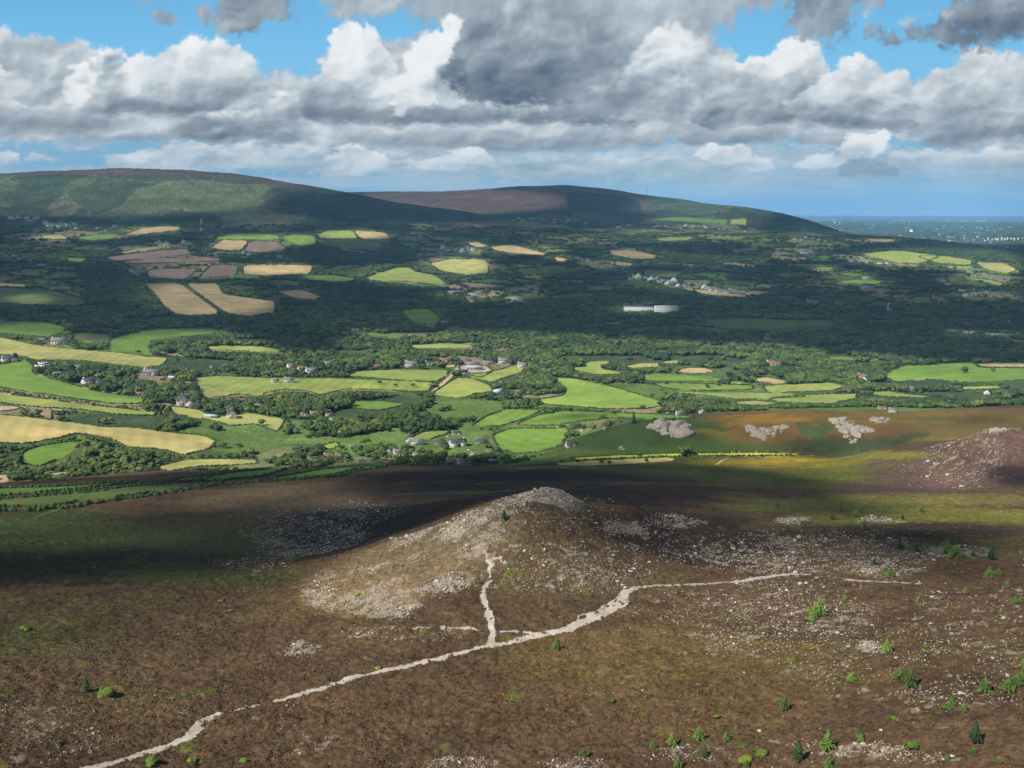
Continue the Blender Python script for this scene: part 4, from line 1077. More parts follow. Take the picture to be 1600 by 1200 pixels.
def leaves(r, centre, rad, n, size, flat=1.):
    d = r.normal(size=(n, 3)); d /= np.linalg.norm(d, axis=1)[:, None]; d[:, 2] = np.where(d[:, 2] < -.4, -d[:, 2], d[:, 2])
    p = centre + d * rad * (.85 + .35 * r.random((n, 1))) * np.array((1, 1, flat))
    a = r.normal(size=(n, 3)); a /= np.linalg.norm(a, axis=1)[:, None]
    b = np.cross(a, d + .4 * r.normal(size=(n, 3))); b /= np.linalg.norm(b, axis=1)[:, None] + 1e-6
    s = size * (.6 + .8 * r.random((n, 1)))
    v = np.stack([p - a * s, p + b * s * .8, p + a * s], 1).reshape(-1, 3)
    return v, np.arange(3 * n).reshape(-1, 3)

def broad_crown(seed):
    """an uneven crown of leafy lumps; the whole tree is 1 high"""
    r = np.random.default_rng(seed); parts = []
    k = r.integers(9, 13); wid = .34 + .12 * r.random()
    for i in range(k):
        a = r.random() * 6.28; q = r.random() ** .6 * wid
        h = .30 + .46 * r.random() * (1 - .5 * q / wid) + .06
        if i == 0: q, h = 0, .55
        rad = (.15 + .10 * r.random()) * (1.5 if i == 0 else 1)
        c = np.array((q * math.cos(a), q * math.sin(a), h))
        v, f = ICO[1]
        nn = 1 + .28 * (r.random(len(v)) - .5)
        parts.append((v * nn[:, None] * rad * np.array((1, 1, .85)) + c, f))
        parts.append(leaves(r, c, rad, 26, .055, .85))
    return join(parts)

def conifer_crown(seed, wid=.22, levels=10):
    """whorls of drooping branches carried in tiers"""
    r = np.random.default_rng(seed); V_, F_ = [], []
    for L in range(levels):
        t = L / (levels - 1); z = .10 + .84 * t; R = wid * (1 - t) ** .8 + .02
        nb = 9 - int(3 * t)
        for k in range(nb):
            a = 6.28 * k / nb + r.random() * .7 + L; Rr = R * (.7 + .5 * r.random())
            ca, sa = math.cos(a), math.sin(a); up = .10 * (1 - t) - .03
            for s_ in range(3):
                q0, q1 = s_ / 3, (s_ + 1.25) / 3; w = .05 * (1.15 - q0) * (1 - .5 * t) + .012
                zz0 = z + up * q0 - .03 * q0 ** 2; zz1 = z + up * q1 - .05 * q1 ** 2
                p0 = np.array((ca * Rr * q0, sa * Rr * q0, zz0)); p1 = np.array((ca * Rr * q1, sa * Rr * q1, zz1)); sd = np.array((-sa, ca, 0)) * w
                n = len(V_); V_ += [p0 - sd * .6, p0 + sd * .6, p0 * .3 + p1 * .7 + sd * 1.2 - (0, 0, .03), p1, p0 * .3 + p1 * .7 - sd * 1.2 - (0, 0, .03), (p0 + p1) / 2 + (0, 0, .022)]
                F_ += [(n, n + 5, n + 4), (n + 4, n + 5, n + 3), (n + 3, n + 5, n + 2), (n + 2, n + 5, n + 1), (n, n + 1, n + 5)]
    n = len(V_); V_ += [np.array((.03, 0, .88)), np.array((-.015, .026, .88)), np.array((-.015, -.026, .88)), np.array((0, 0, 1.0))]
    F_ += [(n, n + 1, n + 3), (n + 1, n + 2, n + 3), (n + 2, n, n + 3)]
    return np.array(V_), np.array(F_)

def trunk_mesh(h, r0, r1, limbs, seed):
    r = np.random.default_rng(seed); V_, F_ = [], []
    def tube(p, q, a, b, k=6):
        d = np.array(q) - np.array(p); d = d / np.linalg.norm(d); u = np.cross(d, (0.3, 1, .2)); u /= np.linalg.norm(u); w = np.cross(d, u); n = len(V_)
        for c, rr in ((p, a), (q, b)):
            for i in range(k): V_.append(np.array(c) + rr * (math.cos(6.283 * i / k) * u + math.sin(6.283 * i / k) * w))
        for i in range(k): F_.append((n + i, n + (i + 1) % k, n + k + (i + 1) % k)); F_.append((n + i, n + k + (i + 1) % k, n + k + i))
    tube((0, 0, -.06), (0, 0, h), r0, r1)
    for _ in range(limbs):
        a = r.random() * 6.28; q = .12 + .12 * r.random()
        tube((0, 0, h * (.6 + .4 * r.random())), (q * math.cos(a), q * math.sin(a), h + .12 + .15 * r.random()), r1 * .8, r1 * .3, 5)
    return np.array(V_), np.array(F_)

def rock_shape(seed, sub=1):
    r = np.random.default_rng(seed); v, f = ICO[sub]; v = v.copy()
    for _ in range(7):                        # chop flat faces
        d = r.normal(size=3); d /= np.linalg.norm(d); k = .55 + .25 * r.random(); s = v @ d
        v -= np.outer(np.maximum(s - k, 0), d)
    v *= 1 + .12 * (r.random((len(v), 1)) - .5)
    return v * np.array((1, .8, .6)), f

BROAD = [mesh_from('broadleaf_crown', *broad_crown(10 + k), M_LEAF) for k in range(7)]
DARKB = [mesh_from('dark_crown', *broad_crown(40 + k), M_DLEAF) for k in range(3)]
SPRUCE = [mesh_from('spruce_crown', *conifer_crown(70 + k, .17, 11), M_DLEAF) for k in range(2)]
PINE = [mesh_from('pine_crown', *conifer_crown(80 + k, .37, 9), M_PINE) for k in range(4)]
TRUNK = [mesh_from('trunk', *trunk_mesh(.42, .035, .02, 4, 5 + k), M_BARK) for k in range(2)]
PTRUNK = mesh_from('pine_trunk', *trunk_mesh(.92, .028, .005, 0, 3), M_BARK)

def zat(x, y): return float(land_z(np.array([x]), np.array([y]))[0])
def px_of(x, y, z=None):
    D = np.hypot(x, y); z = land_z(x, y) if z is None else z
    return to_pix(np.arctan2(x, y), (z - CZ) / D) + (D,)
CM = np.maximum.accumulate(TG, axis=1)
def visible(x, y, h=0.):
    D = np.maximum(np.hypot(x, y), 97); az = np.arctan2(x, y); w = np.log(D)
    i = np.clip(np.rint((az - GA[0]) / (GA[1] - GA[0])), 0, NA - 1).astype(int); j = np.clip(((w - GW[0]) / (GW[1] - GW[0])).astype(int) - 3, 0, NW - 1)
    return (land_z(x, y) + h - CZ) / D >= CM[i, j] - .0006

# ------------------------------------------------------------------ houses: where they stand
HOUSES = [  # photograph x, y of the foot, front width in px, variant, first distance
 (715,698,26,'big',1100),(688,694,17,'blue',1100),(752,693,18,'blue',1100),(713,679,13,'dark',1100),(652,695,19,'white',1100),(640,691,11,'gable',1100),(622,709,15,'white',1100),(608,708,8,'gable',1100),(650,712,10,'white',1100),
 (705,723,16,'cream',1100),(722,725,15,'white',1100),(769,722,12,'grey',1100),(514,714,16,'brown',1100),(530,712,9,'brown',1100),(532,676,7,'gable',1100),(551,699,10,'grey',1100),(563,722,11,'grey',1100),(740,712,10,'white',1100),(765,708,12,'cream',1100),(485,722,9,'white',1100),(495,722,8,'white',1100),
 (892,698,18,'dark',1100),(816,574,15,'white',1100),(763,570,16,'pinkw',1100),(787,568,17,'white',1100),(672,570,15,'dark',1100),(643,574,19,'white',1100),(695,566,12,'brown',1100),
 (590,575,14,'pink',1100),(513,571,12,'white',1100),(473,578,15,'cream',1100),(487,584,18,'white',1100),(455,575,13,'white',1100),(452,597,15,'white',1100),(430,598,11,'white',1100),(541,574,9,'white',1100),
 (69,573,22,'modern',1100),(14,565,18,'dark',1100),(143,600,25,'dark',1100),(237,586,22,'grey',1100),(232,577,12,'brown',1100),(123,578,13,'white',1100),(220,618,14,'brown',1100),(90,586,12,'grey',1100),(270,592,11,'bluish',1100),(193,608,6,'gable',1100),
 (286,633,18,'gable',1100),(298,635,11,'gable',1100),(330,652,20,'shed',1100),(362,653,14,'gable',1100),(404,637,16,'pinkw',1100),(380,628,14,'brown',1100),(290,620,12,'grey',1100),(332,575,6,'gable',1100),(250,606,11,'brown',1100),
 (93,539,20,'white',1100),(67,534,10,'white',1100),(490,648,11,'white',1100),(515,650,12,'cream',1100),(475,650,12,'brown',1100),(430,634,10,'white',1100),(520,657,8,'white',1100),
 (1209,573,22,'cream',1100),(1348,591,16,'cream',1100),(1352,596,8,'gable',1100),(1481,633,14,'white',1100),(1543,617,8,'gable',1100),(1062,649,13,'white',1100),(1044,648,7,'white',1100),(1096,646,9,'gable',1100),(1110,643,7,'white',1100),(1395,645,12,'white',1100),(1378,640,12,'brown',1100),(1426,608,9,'grey',1100),(1090,628,6,'gable',1100),(948,671,11,'cream',1100),(910,674,5,'gable',1100),(1538,634,9,'grey',1100),
 (556,519,13,'grey',2000),
]
LM = [  # landmarks used in labels: x, y, phrase
 (715,692,'the cluster of white houses just beyond the moor edge'),(645,705,'the long white cottages just beyond the moor edge'),(520,700,'the wood below the middle village'),(892,690,'the lone dark-roofed house under the bright green field'),
 (740,575,'the farm sheds at the head of the sandy track'),(640,572,'the white houses left of the farm sheds'),(480,580,'the hamlet above the long green field'),(235,590,'the wooded village in the left fields'),(70,570,'the modern white house in the left fields'),
 (290,630,'the gabled houses below the wooded village'),(350,650,'the pale blue shed'),(480,645,'the houses among trees mid-valley'),(90,537,'the white house on the upper left field edge'),(1209,570,'the large cream house at the right wood edge'),(1350,588,'the cream house between the right fields'),
 (1480,630,'the white house behind the rusty hillside'),(1070,645,'the white bungalows behind the granite outcrop'),(1540,615,'the right end of the sunlit valley'),(200,720,'the scrub below the big pale yellow field'),(60,720,'the scrub at the far left under the pale yellow field'),(400,700,'the wood right of the big pale yellow field'),
 (350,725,'the strip of pale grass above the moor'),(1000,650,'the long bright green field'),(850,600,'the round wood beside the pale green field'),(1150,600,'the patchwork of small green fields'),(1400,650,'the wood behind the rusty hillside'),(800,700,'the bright green field next to the white houses')]
def near_lm(px, py):
    return min(LM, key=lambda q: (q[0] - px) ** 2 + (2 * (q[1] - py)) ** 2)[2]

VILL = [  # villages far off: polyline, count, px width, kinds, label
 ([(985,437),(1010,437),(1035,442),(1055,446),(1100,452),(1160,461)], 34, 9, ('white', 'gable', 'grey', 'white'), 'white house in the long village row above the shaded wood'),
 ([(1255,473),(1300,480),(1355,486)], 18, 8, ('grey', 'white', 'cream'), 'dim house in the shaded village right of the white hotel'),
 ([(1370,490),(1400,496)], 5, 7, ('grey', 'white'), 'dim house just right of the church spire'),
 ([(1500,458),(1530,464),(1560,462),(1600,468)], 22, 8, ('grey', 'white', 'cream'), 'dim house in the shaded village at the right edge'),
 ([(1510,428),(1550,436),(1580,440)], 14, 7, ('grey', 'brown', 'cream'), 'small house among the bright fields at the far right'),
 ([(960,356),(1000,350),(1060,355),(1120,356),(1180,362)], 34, 6, ('white', 'cream', 'grey'), 'tiny house in the hillside village under the far hill'),
 ([(800,342),(860,346),(920,350)], 18, 6, ('white', 'grey'), 'tiny house at the foot of the far purple hill'),
 ([(10,345),(50,343),(60,348)], 6, 7, ('white', 'gable'), 'tiny white house at the foot of the left hill'),
 ([(70,352),(110,354),(125,357)], 8, 8, ('white', 'gable'), 'tiny white house above the pale fields at far left'),
 ([(150,362),(190,358)], 6, 7, ('white', 'grey'), 'tiny house right of the pale far left fields'),
 ([(235,382),(262,386),(285,386),(300,380)], 9, 8, ('white', 'gable', 'cream'), 'white farmhouse above the striped brown fields'),
 ([(380,399),(395,400)], 2, 8, ('white',), 'white house below the mauve field'), ([(415,402),(455,403)], 3, 8, ('white', 'cream'), 'white house beside the tan field under the left hill'), ([(530,392),(590,394)], 4, 8, ('grey', 'white'), 'dim house in the trees below the olive field'),
 ([(690,392),(745,392)], 6, 9, ('white', 'gable'), 'white house above the golf fairways'), ([(900,405),(960,412)], 12, 7, ('white', 'grey', 'cream'), 'house in the village left of the long village row'),
 ([(915,412),(990,425)], 10, 7, ('grey', 'cream'), 'dim house in the trees left of the long village row'), ([(20,402),(50,414)], 4, 8, ('grey', 'white'), 'dim house at the far left edge'), ([(60,413),(70,414)], 2, 8, ('white',), 'white house near the far left edge'),
 ([(205,424),(215,430)], 3, 10, ('grey', 'white'), 'grey house beside the mauve field'), ([(1325,405),(1390,415)], 6, 7, ('grey', 'white'), 'small house left of the bright far right fields'), ([(1250,395),(1270,393)], 3, 9, ('white',), 'white long house on the far right slope'),
 ([(1240,372),(1300,380)], 7, 6, ('white', 'cream'), 'tiny house on the ridge before the city'), ([(1350,448),(1360,449)], 2, 12, ('white',), 'white house below the small bright field at right'), ([(1465,443),(1478,444)], 2, 9, ('white',), 'white house above the shaded village at the right edge'),
 ([(1458,467),(1475,469)], 3, 9, ('white', 'cream'), 'white house alone in the shade left of the right edge village'), ([(1400,520),(1415,527)], 2, 7, ('white',), 'small white house deep in the shaded wood'), ([(1570,505),(1585,508)], 2, 9, ('white',), 'white house above the long pale building'),
]
LONGB = [(712,458,24,'long low pale building at the left of the campus in the shade'),(745,462,22,'pale campus building between two others in the shade'),(733,468,14,'small pale building in front of the campus'),(808,468,24,'broad pale manor building right of the campus'),(818,474,16,'pale wing in front of the broad manor'),(94,452,26,'long white building above the shaded green oval field'),
                     (1520,524,26,'long pale building at the right edge of the shaded wood'),(1560,528,34,'longest pale building at the right edge of the shaded wood'),(1490,521,20,'dim pale building left of the long ones at the right edge'),(1355,436,16,'long pale building below the small right field'),(1262,397,16,'long white barn on the far right slope'),(1480,446,14,'long pale barn above the right edge village')]
FARB = [(a, b, w) for a, b, w, _ in LONGB] + [(1004, 489, 60), (1041, 491, 38)]
FARV = [v[0] for v in VILL]
house_xy = []
for h in HOUSES:
    x, y, z = ground_at(h[0], h[1], h[4]); house_xy.append((x, y, z, h[2] * math.hypot(x, y) / F))
HXY = np.array([(a, b, w) for a, b, c, w in house_xy] + [ground_at(a, b, 1100)[:2] + (w_,) for a, b, w_ in ((742, 577, 28), (738, 570, 26), (724, 582, 17), (779, 612, 18))])

# ------------------------------------------------------------------ where trees stand
def jitter_grid(step, d0, d1, azlim=35):
    n = int(d1 * math.sin(math.radians(azlim)) / step) + 1
    gx = np.arange(-n, n + 1) * step; gy = np.arange(int(d0 * .8 / step), int(d1 / step) + 1) * step
    x, y = [a.ravel() for a in np.meshgrid(gx, gy)]
    x = x + (rng.random(x.size) - .5) * step * .9; y = y + (rng.random(x.size) - .5) * step * .9
    D = np.hypot(x, y); m = (D > d0) & (D < d1) & (np.abs(np.arctan2(x, y)) < math.radians(azlim))
    return x[m], y[m]

def field_at(x, y):
    px, py, D = px_of(x, y)
    return classify(px, py, D)

def clear_of(x, y, pad=2.):
    ok = np.ones(x.shape, bool)
    for nm, L, lab, col in TRACKS:
        if L[:, :2].max() < 600: continue
        ok &= line_dist(x, y, L) > pad
    for hx, hy, w in HXY:
        r = math.hypot(hx, hy); ux_, uy_ = hx / r, hy / r
        al = (x - hx) * ux_ + (y - hy) * uy_; ac = np.abs((x - hx) * uy_ - (y - hy) * ux_)
        ok &= ~((ac < w * .6 + 2) & (al > -w * .6 - 9) & (al < w * .5 + 5))
    return ok

NOTREE = [  # open ground that is neither field nor wood
 [(905,655),(1130,655),(1130,700),(905,706)], [(722,560),(750,558),(775,575),(760,590),(725,584)], [(690,672),(770,672),(775,705),(690,705)]]
tx, ty = jitter_grid(8.2, 1120, 3300)
px, py, D = px_of(tx, ty)
keep = ~((D < 1205) & (px > 850)) & visible(tx, ty, 9)
keep &= (D > 1150) | (py < 752)
tx, ty = tx[keep], ty[keep]; px, py, D = px_of(tx, ty)
keep = (classify(px, py, D) < 0) & (field_at(tx - 4, ty) < 0) & (field_at(tx + 4, ty) < 0) & (field_at(tx, ty + 5) < 0) & clear_of(tx, ty)
for P in NOTREE: keep &= ~(inpoly(px, py, P) & (rng.random(px.size) < .85))
glade = fbm(tx, ty, 75, 3, 301)
_wx = tx + fbm(tx, ty, 200, 3, 61) * 55; _wy = ty + fbm(tx, ty, 200, 3, 63) * 55
_f1, _f2, _cid = worley(_wx, _wy * .8, 165., 5)
keep &= ~(open_cell(tx, ty, py, D, _f1, _f2, _cid) & (rng.random(px.size) < .97))
keep &= glade < .27
keep &= rng.random(px.size) < .88
tx, ty, glade = tx[keep], ty[keep], glade[keep]
th = 4.5 + 10.5 * rng.random(tx.size) ** 1.3 + 4 * sstep(-.1, .4, fbm(tx, ty, 160, 3, 303))
th *= np.where(np.hypot(tx, ty) < 1350, .72, 1)
def over_field(x, y, h):
    D = np.hypot(x, y)
    a, b = to_pix(np.arctan2(x, y), (land_z(x, y) + h - CZ) / D)
    return classify(a, b, D) >= 0
for _ in range(5): th = np.where(over_field(tx, ty, th) | over_field(tx, ty, th * .6), np.maximum(th * .68, 1.7), th)
for hx, hy, w in HXY:                      # gardens in front of the houses keep only low growth
    r = math.hypot(hx, hy); al = (hx * (hx - tx) + hy * (hy - ty)) / r; ac = np.abs((tx - hx) * hy / r - (ty - hy) * hx / r)
    m = (al > 0) & (al < 75) & (ac < w * .5 + 1)
    th = np.where(m, np.minimum(th, 1.2 + al * 300 / r), th)
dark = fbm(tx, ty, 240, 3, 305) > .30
NEAR_T = (tx, ty, th, dark)

fx, fy = jitter_grid(14.5, 3300, 6400)
px, py, D = px_of(fx, fy); zz = land_z(fx, fy)
keep = visible(fx, fy, 9) & (classify(px, py, D) < 0) & (field_at(fx - 9, fy) < 0) & (field_at(fx + 9, fy) < 0) & (zz < 245)
fx, fy, px, py, D = fx[keep], fy[keep], px[keep], py[keep], D[keep]
WOODP = [(-200,478),(0,478),(130,472),(140,452),(120,425),(150,415),(205,418),(222,440),(240,470),(262,486),(300,497),(380,500),(432,492),(440,470),(500,448),(560,446),(620,448),(700,452),(750,470),(900,468),(1000,462),(1100,480),(1200,478),(1300,488),(1400,480),(1500,500),(1800,500),(1800,560),(-200,560)]
WOODQ = [[(940,395),(1050,395),(1120,400),(1130,415),(1060,412),(980,405)], [(480,425),(560,420),(640,450),(700,450),(690,480),(500,480)], [(840,420),(910,424),(915,435),(850,437)], [(1380,366),(1480,376),(1545,388),(1620,398),(1700,410),(1700,430),(1590,412),(1520,402),(1430,396),(1390,384)], [(960,452),(1060,458),(1150,470),(1150,480),(960,470)], [(340,398),(460,396),(520,380),(560,392),(620,395),(640,410),(500,412),(340,408)]]
wood = inpoly(px, py, WOODP)
for P in WOODQ: wood |= inpoly(px, py, P)
wn = fbm(fx, fy, 520, 4, 67)
wxx = fx + fbm(fx, fy, 200, 3, 61) * 55; wyy = fy + fbm(fx, fy, 200, 3, 63) * 55
f1, f2, cid = worley(wxx, wyy * .8, 165., 5)
opn = open_cell(fx, fy, py, D, f1, f2, cid) & ~wood
keep = (wood & (fbm(fx, fy, 60, 2, 309) < .45)) | (wn > .26) | (((f2 - f1) < .085) & (rng.random(fx.size) < .8)) | (rng.random(fx.size) < .03)
keep &= ~(opn & (rng.random(fx.size) < .96))
for a, b, w in FARB: keep &= ~((np.abs(px - a) < w * .56) & (py > b - 2.5) & (py < b + 6) & (rng.random(px.size) < .85))
for line in FARV:
    for (a0, b0), (a1, b1) in zip(line[:-1], line[1:]):
        q = np.clip((px - a0) / (a1 - a0 + 1e-6), 0, 1); dv = np.hypot(px - (a0 + q * (a1 - a0)), 1.0 * (py - (b0 + q * (b1 - b0)) - 1.5))
        keep &= ~((dv < 6) & (rng.random(px.size) < .72))
fx, fy = fx[keep], fy[keep]
fh = 9 + 8 * rng.random(fx.size)
for _ in range(3): fh = np.where(over_field(fx, fy, fh), fh * .62, fh)
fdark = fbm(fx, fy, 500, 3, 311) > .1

# the large trees nearest the eye are individual
LONE = [(24,560,13,0),(216,553,11,0),(1507,583,15,0),(1551,581,8,0),(1071,712,15,0),(990,663,17,1),(942,655,9,0),(998,712,6,0),(878,723,5,0),(1010,722,5,0),(902,723,5,0),(939,724,5,0),(952,725,5,0),(1493,606,17,0),(1470,606,12,0),(54,618,7,1),(593,600,9,0),(618,604,7,0),(646,604,8,0),(673,604,7,0),
 (650,596,6,1),(1040,600,9,0),(1062,600,7,0),(1105,606,9,0),(1123,603,7,0),(1337,609,9,0),(1370,612,9,0),(409,665,12,0),(454,672,12,0),(1243,620,6,0),(1175,608,7,0),(860,646,8,0),(890,643,9,0),(915,642,7,0),(960,648,7,0),(1004,640,9,0),(877,668,6,0),(1148,706,5,0)]
ind = []
for lx, ly, hh, kd in LONE:
    x, y, z = ground_at(lx, ly, 985); ind.append((x, y, hh, kd, lx, ly, True))
D = np.hypot(tx, ty); order = np.argsort(D / th)
order = order[visible(tx[order], ty[order], 3)]
pick = order[:262]
for i in pick:
    a, b, _ = px_of(tx[i:i + 1], ty[i:i + 1]); ind.append((tx[i], ty[i], th[i], 2 if dark[i] else 0, float(a[0]), float(b[0]), False))
rest = np.ones(tx.size, bool); rest[pick] = False

def side(px): return 'left' if px < 533 else 'middle' if px < 1066 else 'right'
crown_src = {}
def make_tree(x, y, h, kd, lx, ly, lone, rot):
    name = {0: 'broadleaf_tree', 1: 'conifer_tree', 2: 'broadleaf_tree'}[kd]
    e = obj(name, None, loc=(x, y, zat(x, y) - .15), rotz=rot, scale=h)
    if kd == 0: cm, tm = BROAD[rng.integers(7)], TRUNK[rng.integers(2)]
    elif kd == 1: cm, tm = SPRUCE[rng.integers(2)], PTRUNK
    else: cm, tm = DARKB[rng.integers(3)], TRUNK[rng.integers(2)]
    c = obj('crown', cm, e); obj('trunk', tm, e); crown_src.setdefault(cm.name, c)
    return e
for x, y, h, kd, lx, ly, lone in ind:
    e = make_tree(x, y, h, kd, lx, ly, lone, rng.random() * 6.28)
    if lone:
        kind = 'tall dark conifer' if kd == 1 else ('big round broadleaf tree' if h > 10 else 'small broadleaf tree')
        tag(e, f'{kind} alone near {near_lm(lx, ly)}', 'tree', 'trees standing in the open fields')
    else:
        tag(e, f"{'dark' if kd == 2 else 'green'} bushy tree near {near_lm(lx, ly)}", 'tree', 'trees beside ' + near_lm(lx, ly))
for lst in (BROAD, DARKB, SPRUCE):                       # every crown shape stands somewhere as a single tree
    for cm in lst:
        if cm.name not in crown_src:
            i = pick[len(crown_src)]
            x, y = tx[i] + 6, ty[i] + 5
            a, b, _ = px_of(np.array([x]), np.array([y]))
            e = obj('broadleaf_tree', None, loc=(x, y, zat(x, y)), scale=9); c = obj('crown', cm, e); obj('trunk', TRUNK[0], e); crown_src[cm.name] = c
            tag(e, f'green bushy tree near {near_lm(float(a[0]), float(b[0]))}', 'tree', 'trees beside ' + near_lm(float(a[0]), float(b[0])))
SRC = [crown_src[m.name] for m in BROAD + DARKB + SPRUCE]

def gn_scatter(name, pts, scl, idx, rot, label):
    me = bpy.data.meshes.new(name); me.vertices.add(len(pts)); me.vertices.foreach_set('co', np.asarray(pts, np.float32).ravel())
    for an, ar, ty_ in (('sx', scl, 'FLOAT_VECTOR'), ('rz', rot, 'FLOAT_VECTOR'), ('idx', idx, 'INT')):
        a = me.attributes.new(an, ty_, 'POINT')
        a.data.foreach_set('value' if ty_ == 'INT' else 'vector', np.asarray(ar).astype(np.int32 if ty_ == 'INT' else np.float32).ravel())
    o = obj(name, me); tag(o, kind='stuff', label=label)
    ng = bpy.data.node_groups.new(name, 'GeometryNodeTree')
    ng.interface.new_socket('Geometry', in_out='INPUT', socket_type='NodeSocketGeometry'); ng.interface.new_socket('Geometry', in_out='OUTPUT', socket_type='NodeSocketGeometry')
    N = ng.nodes; gi = N.new('NodeGroupInput'); go = N.new('NodeGroupOutput'); ip = N.new('GeometryNodeInstanceOnPoints'); gt = N.new('GeometryNodeGeometryToInstance')
    for s in reversed(SRC):
        oi = N.new('GeometryNodeObjectInfo'); oi.inputs['Object'].default_value = s; oi.transform_space = 'ORIGINAL'
        ng.links.new(oi.outputs['Geometry'], gt.inputs[0])
    def att(n_, t_):
        q = N.new('GeometryNodeInputNamedAttribute'); q.data_type = t_; q.inputs['Name'].default_value = n_
        return q.outputs['Attribute']
    ng.links.new(gi.outputs[0], ip.inputs['Points']); ng.links.new(gt.outputs[0], ip.inputs['Instance'])
    ip.inputs['Pick Instance'].default_value = True
    ng.links.new(att('idx', 'INT'), ip.inputs['Instance Index']); ng.links.new(att('rz', 'FLOAT_VECTOR'), ip.inputs['Rotation']); ng.links.new(att('sx', 'FLOAT_VECTOR'), ip.inputs['Scale'])
    ng.links.new(ip.outputs[0], go.inputs[0])
    md = o.modifiers.new('scatter', 'NODES'); md.node_group = ng
    return o

def scatter_trees(name, x, y, h, dk, label, widen=1.15):
    n = len(x); z = land_z(x, y) - .3
    idx = np.where(dk, 7 + rng.integers(0, 3, n), rng.integers(0, 7, n))
    idx = np.where(rng.random(n) < np.where(dk, .4, .10), 10 + rng.integers(0, 2, n), idx)
    w = h * widen * (.85 + .35 * rng.random(n))
    s = np.stack([w, w, h], -1); r = np.zeros((n, 3)); r[:, 2] = rng.random(n) * 6.28
    return gn_scatter(name, np.stack([x, y, z], -1), s, idx, r, label)
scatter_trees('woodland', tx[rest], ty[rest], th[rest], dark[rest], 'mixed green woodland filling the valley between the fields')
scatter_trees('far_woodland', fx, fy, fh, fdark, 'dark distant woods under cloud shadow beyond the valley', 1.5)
print('TREES', rest.sum(), len(fx))
#@@P6
# ------------------------------------------------------------------ stones on the moor
gi_, gj_ = np.nonzero((gd > 150) & (gd < 800) & (np.abs(ga) < math.radians(32)) & (TR < 0) & (REG < 0))
sx_, sy_ = X[gi_, gj_], Y[gi_, gj_]
sdn = stone_density(PX[gi_, gj_] + fbm(sx_, sy_, 20, 2, 400) * 22, PY[gi_, gj_] + fbm(sx_, sy_, 20, 2, 402) * 7, gd[gi_, gj_])
clump = fbm(sx_, sy_, 5, 3, 404) + .5 * fbm(sx_, sy_, 14, 2, 406)
wgt = np.clip(sdn, 0, 1.3) ** 1.9 * sstep(-.25, .55, clump + .7 * sdn) * visible(sx_, sy_, .3)
wgt /= wgt.sum()
NS = 26000
ch = rng.choice(len(wgt), NS, p=wgt)
stx = sx_[ch] + rng.normal(size=NS) * .15; sty = sy_[ch] + rng.normal(size=NS) * .15
ssz = (.11 + .19 * rng.random(NS) ** 2.4) * np.clip(np.hypot(stx, sty) / 260, .8, 2.2)
ssz = np.where(rng.random(NS) < .04, ssz * 2.0, ssz)
stz = Zf[gi_[ch], gj_[ch]]
ROCKS = [rock_shape(500 + k, 0) for k in range(8)]
ROCKB = [mesh_from('boulder', *rock_shape(520 + k, 2), M_STONE) for k in range(6)]
big = np.argsort(-ssz / np.hypot(stx, sty))
bigs = big[:230]; small = big[230:]
def stone_place(px, py, D):
    if D > 450: return 'on the heather hill at the right edge' if px > 1300 else 'in the dark scree beyond the knoll'
    if 480 < px < 760 and 780 < py < 980: return 'on the sunlit left flank of the knoll'
    if 790 < px < 920 and py < 800: return 'at the rounded top of the knoll'
    if 760 <= px < 1120 and py < 960: return 'on the right flank of the knoll'
    if px < 420: return 'in the lower left of the moor'
    if px > 1050 and py > 1040: return 'in the lower right of the moor'
    if px > 1050: return 'on the slope right of the main footpath'
    return 'in the heather below the main footpath'
for i in bigs:
    o = obj('boulder', ROCKB[rng.integers(6)], loc=(stx[i], sty[i], stz[i] + ssz[i] * .2), rotz=rng.random() * 6.28, scale=tuple(ssz[i] * (1.0 + .5 * rng.random(3))))
    a, b, d = px_of(stx[i:i + 1], sty[i:i + 1]); pl = stone_place(float(a[0]), float(b[0]), float(d[0]))
    tag(o, 'pale grey boulder ' + pl, 'boulder', 'boulders ' + pl)
V_, F_ = [], []
for k in range(8):
    ids = small[k::8]; v, f = ROCKS[k]
    a = rng.random(len(ids)) * 6.28; c, s = np.cos(a)[:, None], np.sin(a)[:, None]
    sc = ssz[ids][:, None, None] * (.75 + .6 * rng.random((len(ids), 1, 3)))
    vv = v[None] * sc
    vx = vv[..., 0] * c - vv[..., 1] * s + stx[ids][:, None]; vy = vv[..., 0] * s + vv[..., 1] * c + sty[ids][:, None]; vz = vv[..., 2] + (stz[ids] + ssz[ids] * .12)[:, None]
    V_.append(np.stack([vx, vy, vz], -1).reshape(-1, 3)); F_.append((f[None] + (np.arange(len(ids)) * len(v))[:, None, None]).reshape(-1, 3))
off = 0
for k in range(8): F_[k] = F_[k] + off; off += len(V_[k])
tag(obj('scree', mesh_from('scree', np.concatenate(V_), np.concatenate(F_), M_STONE)), kind='stuff', label='countless small pale stones strewn over the moor and knoll')

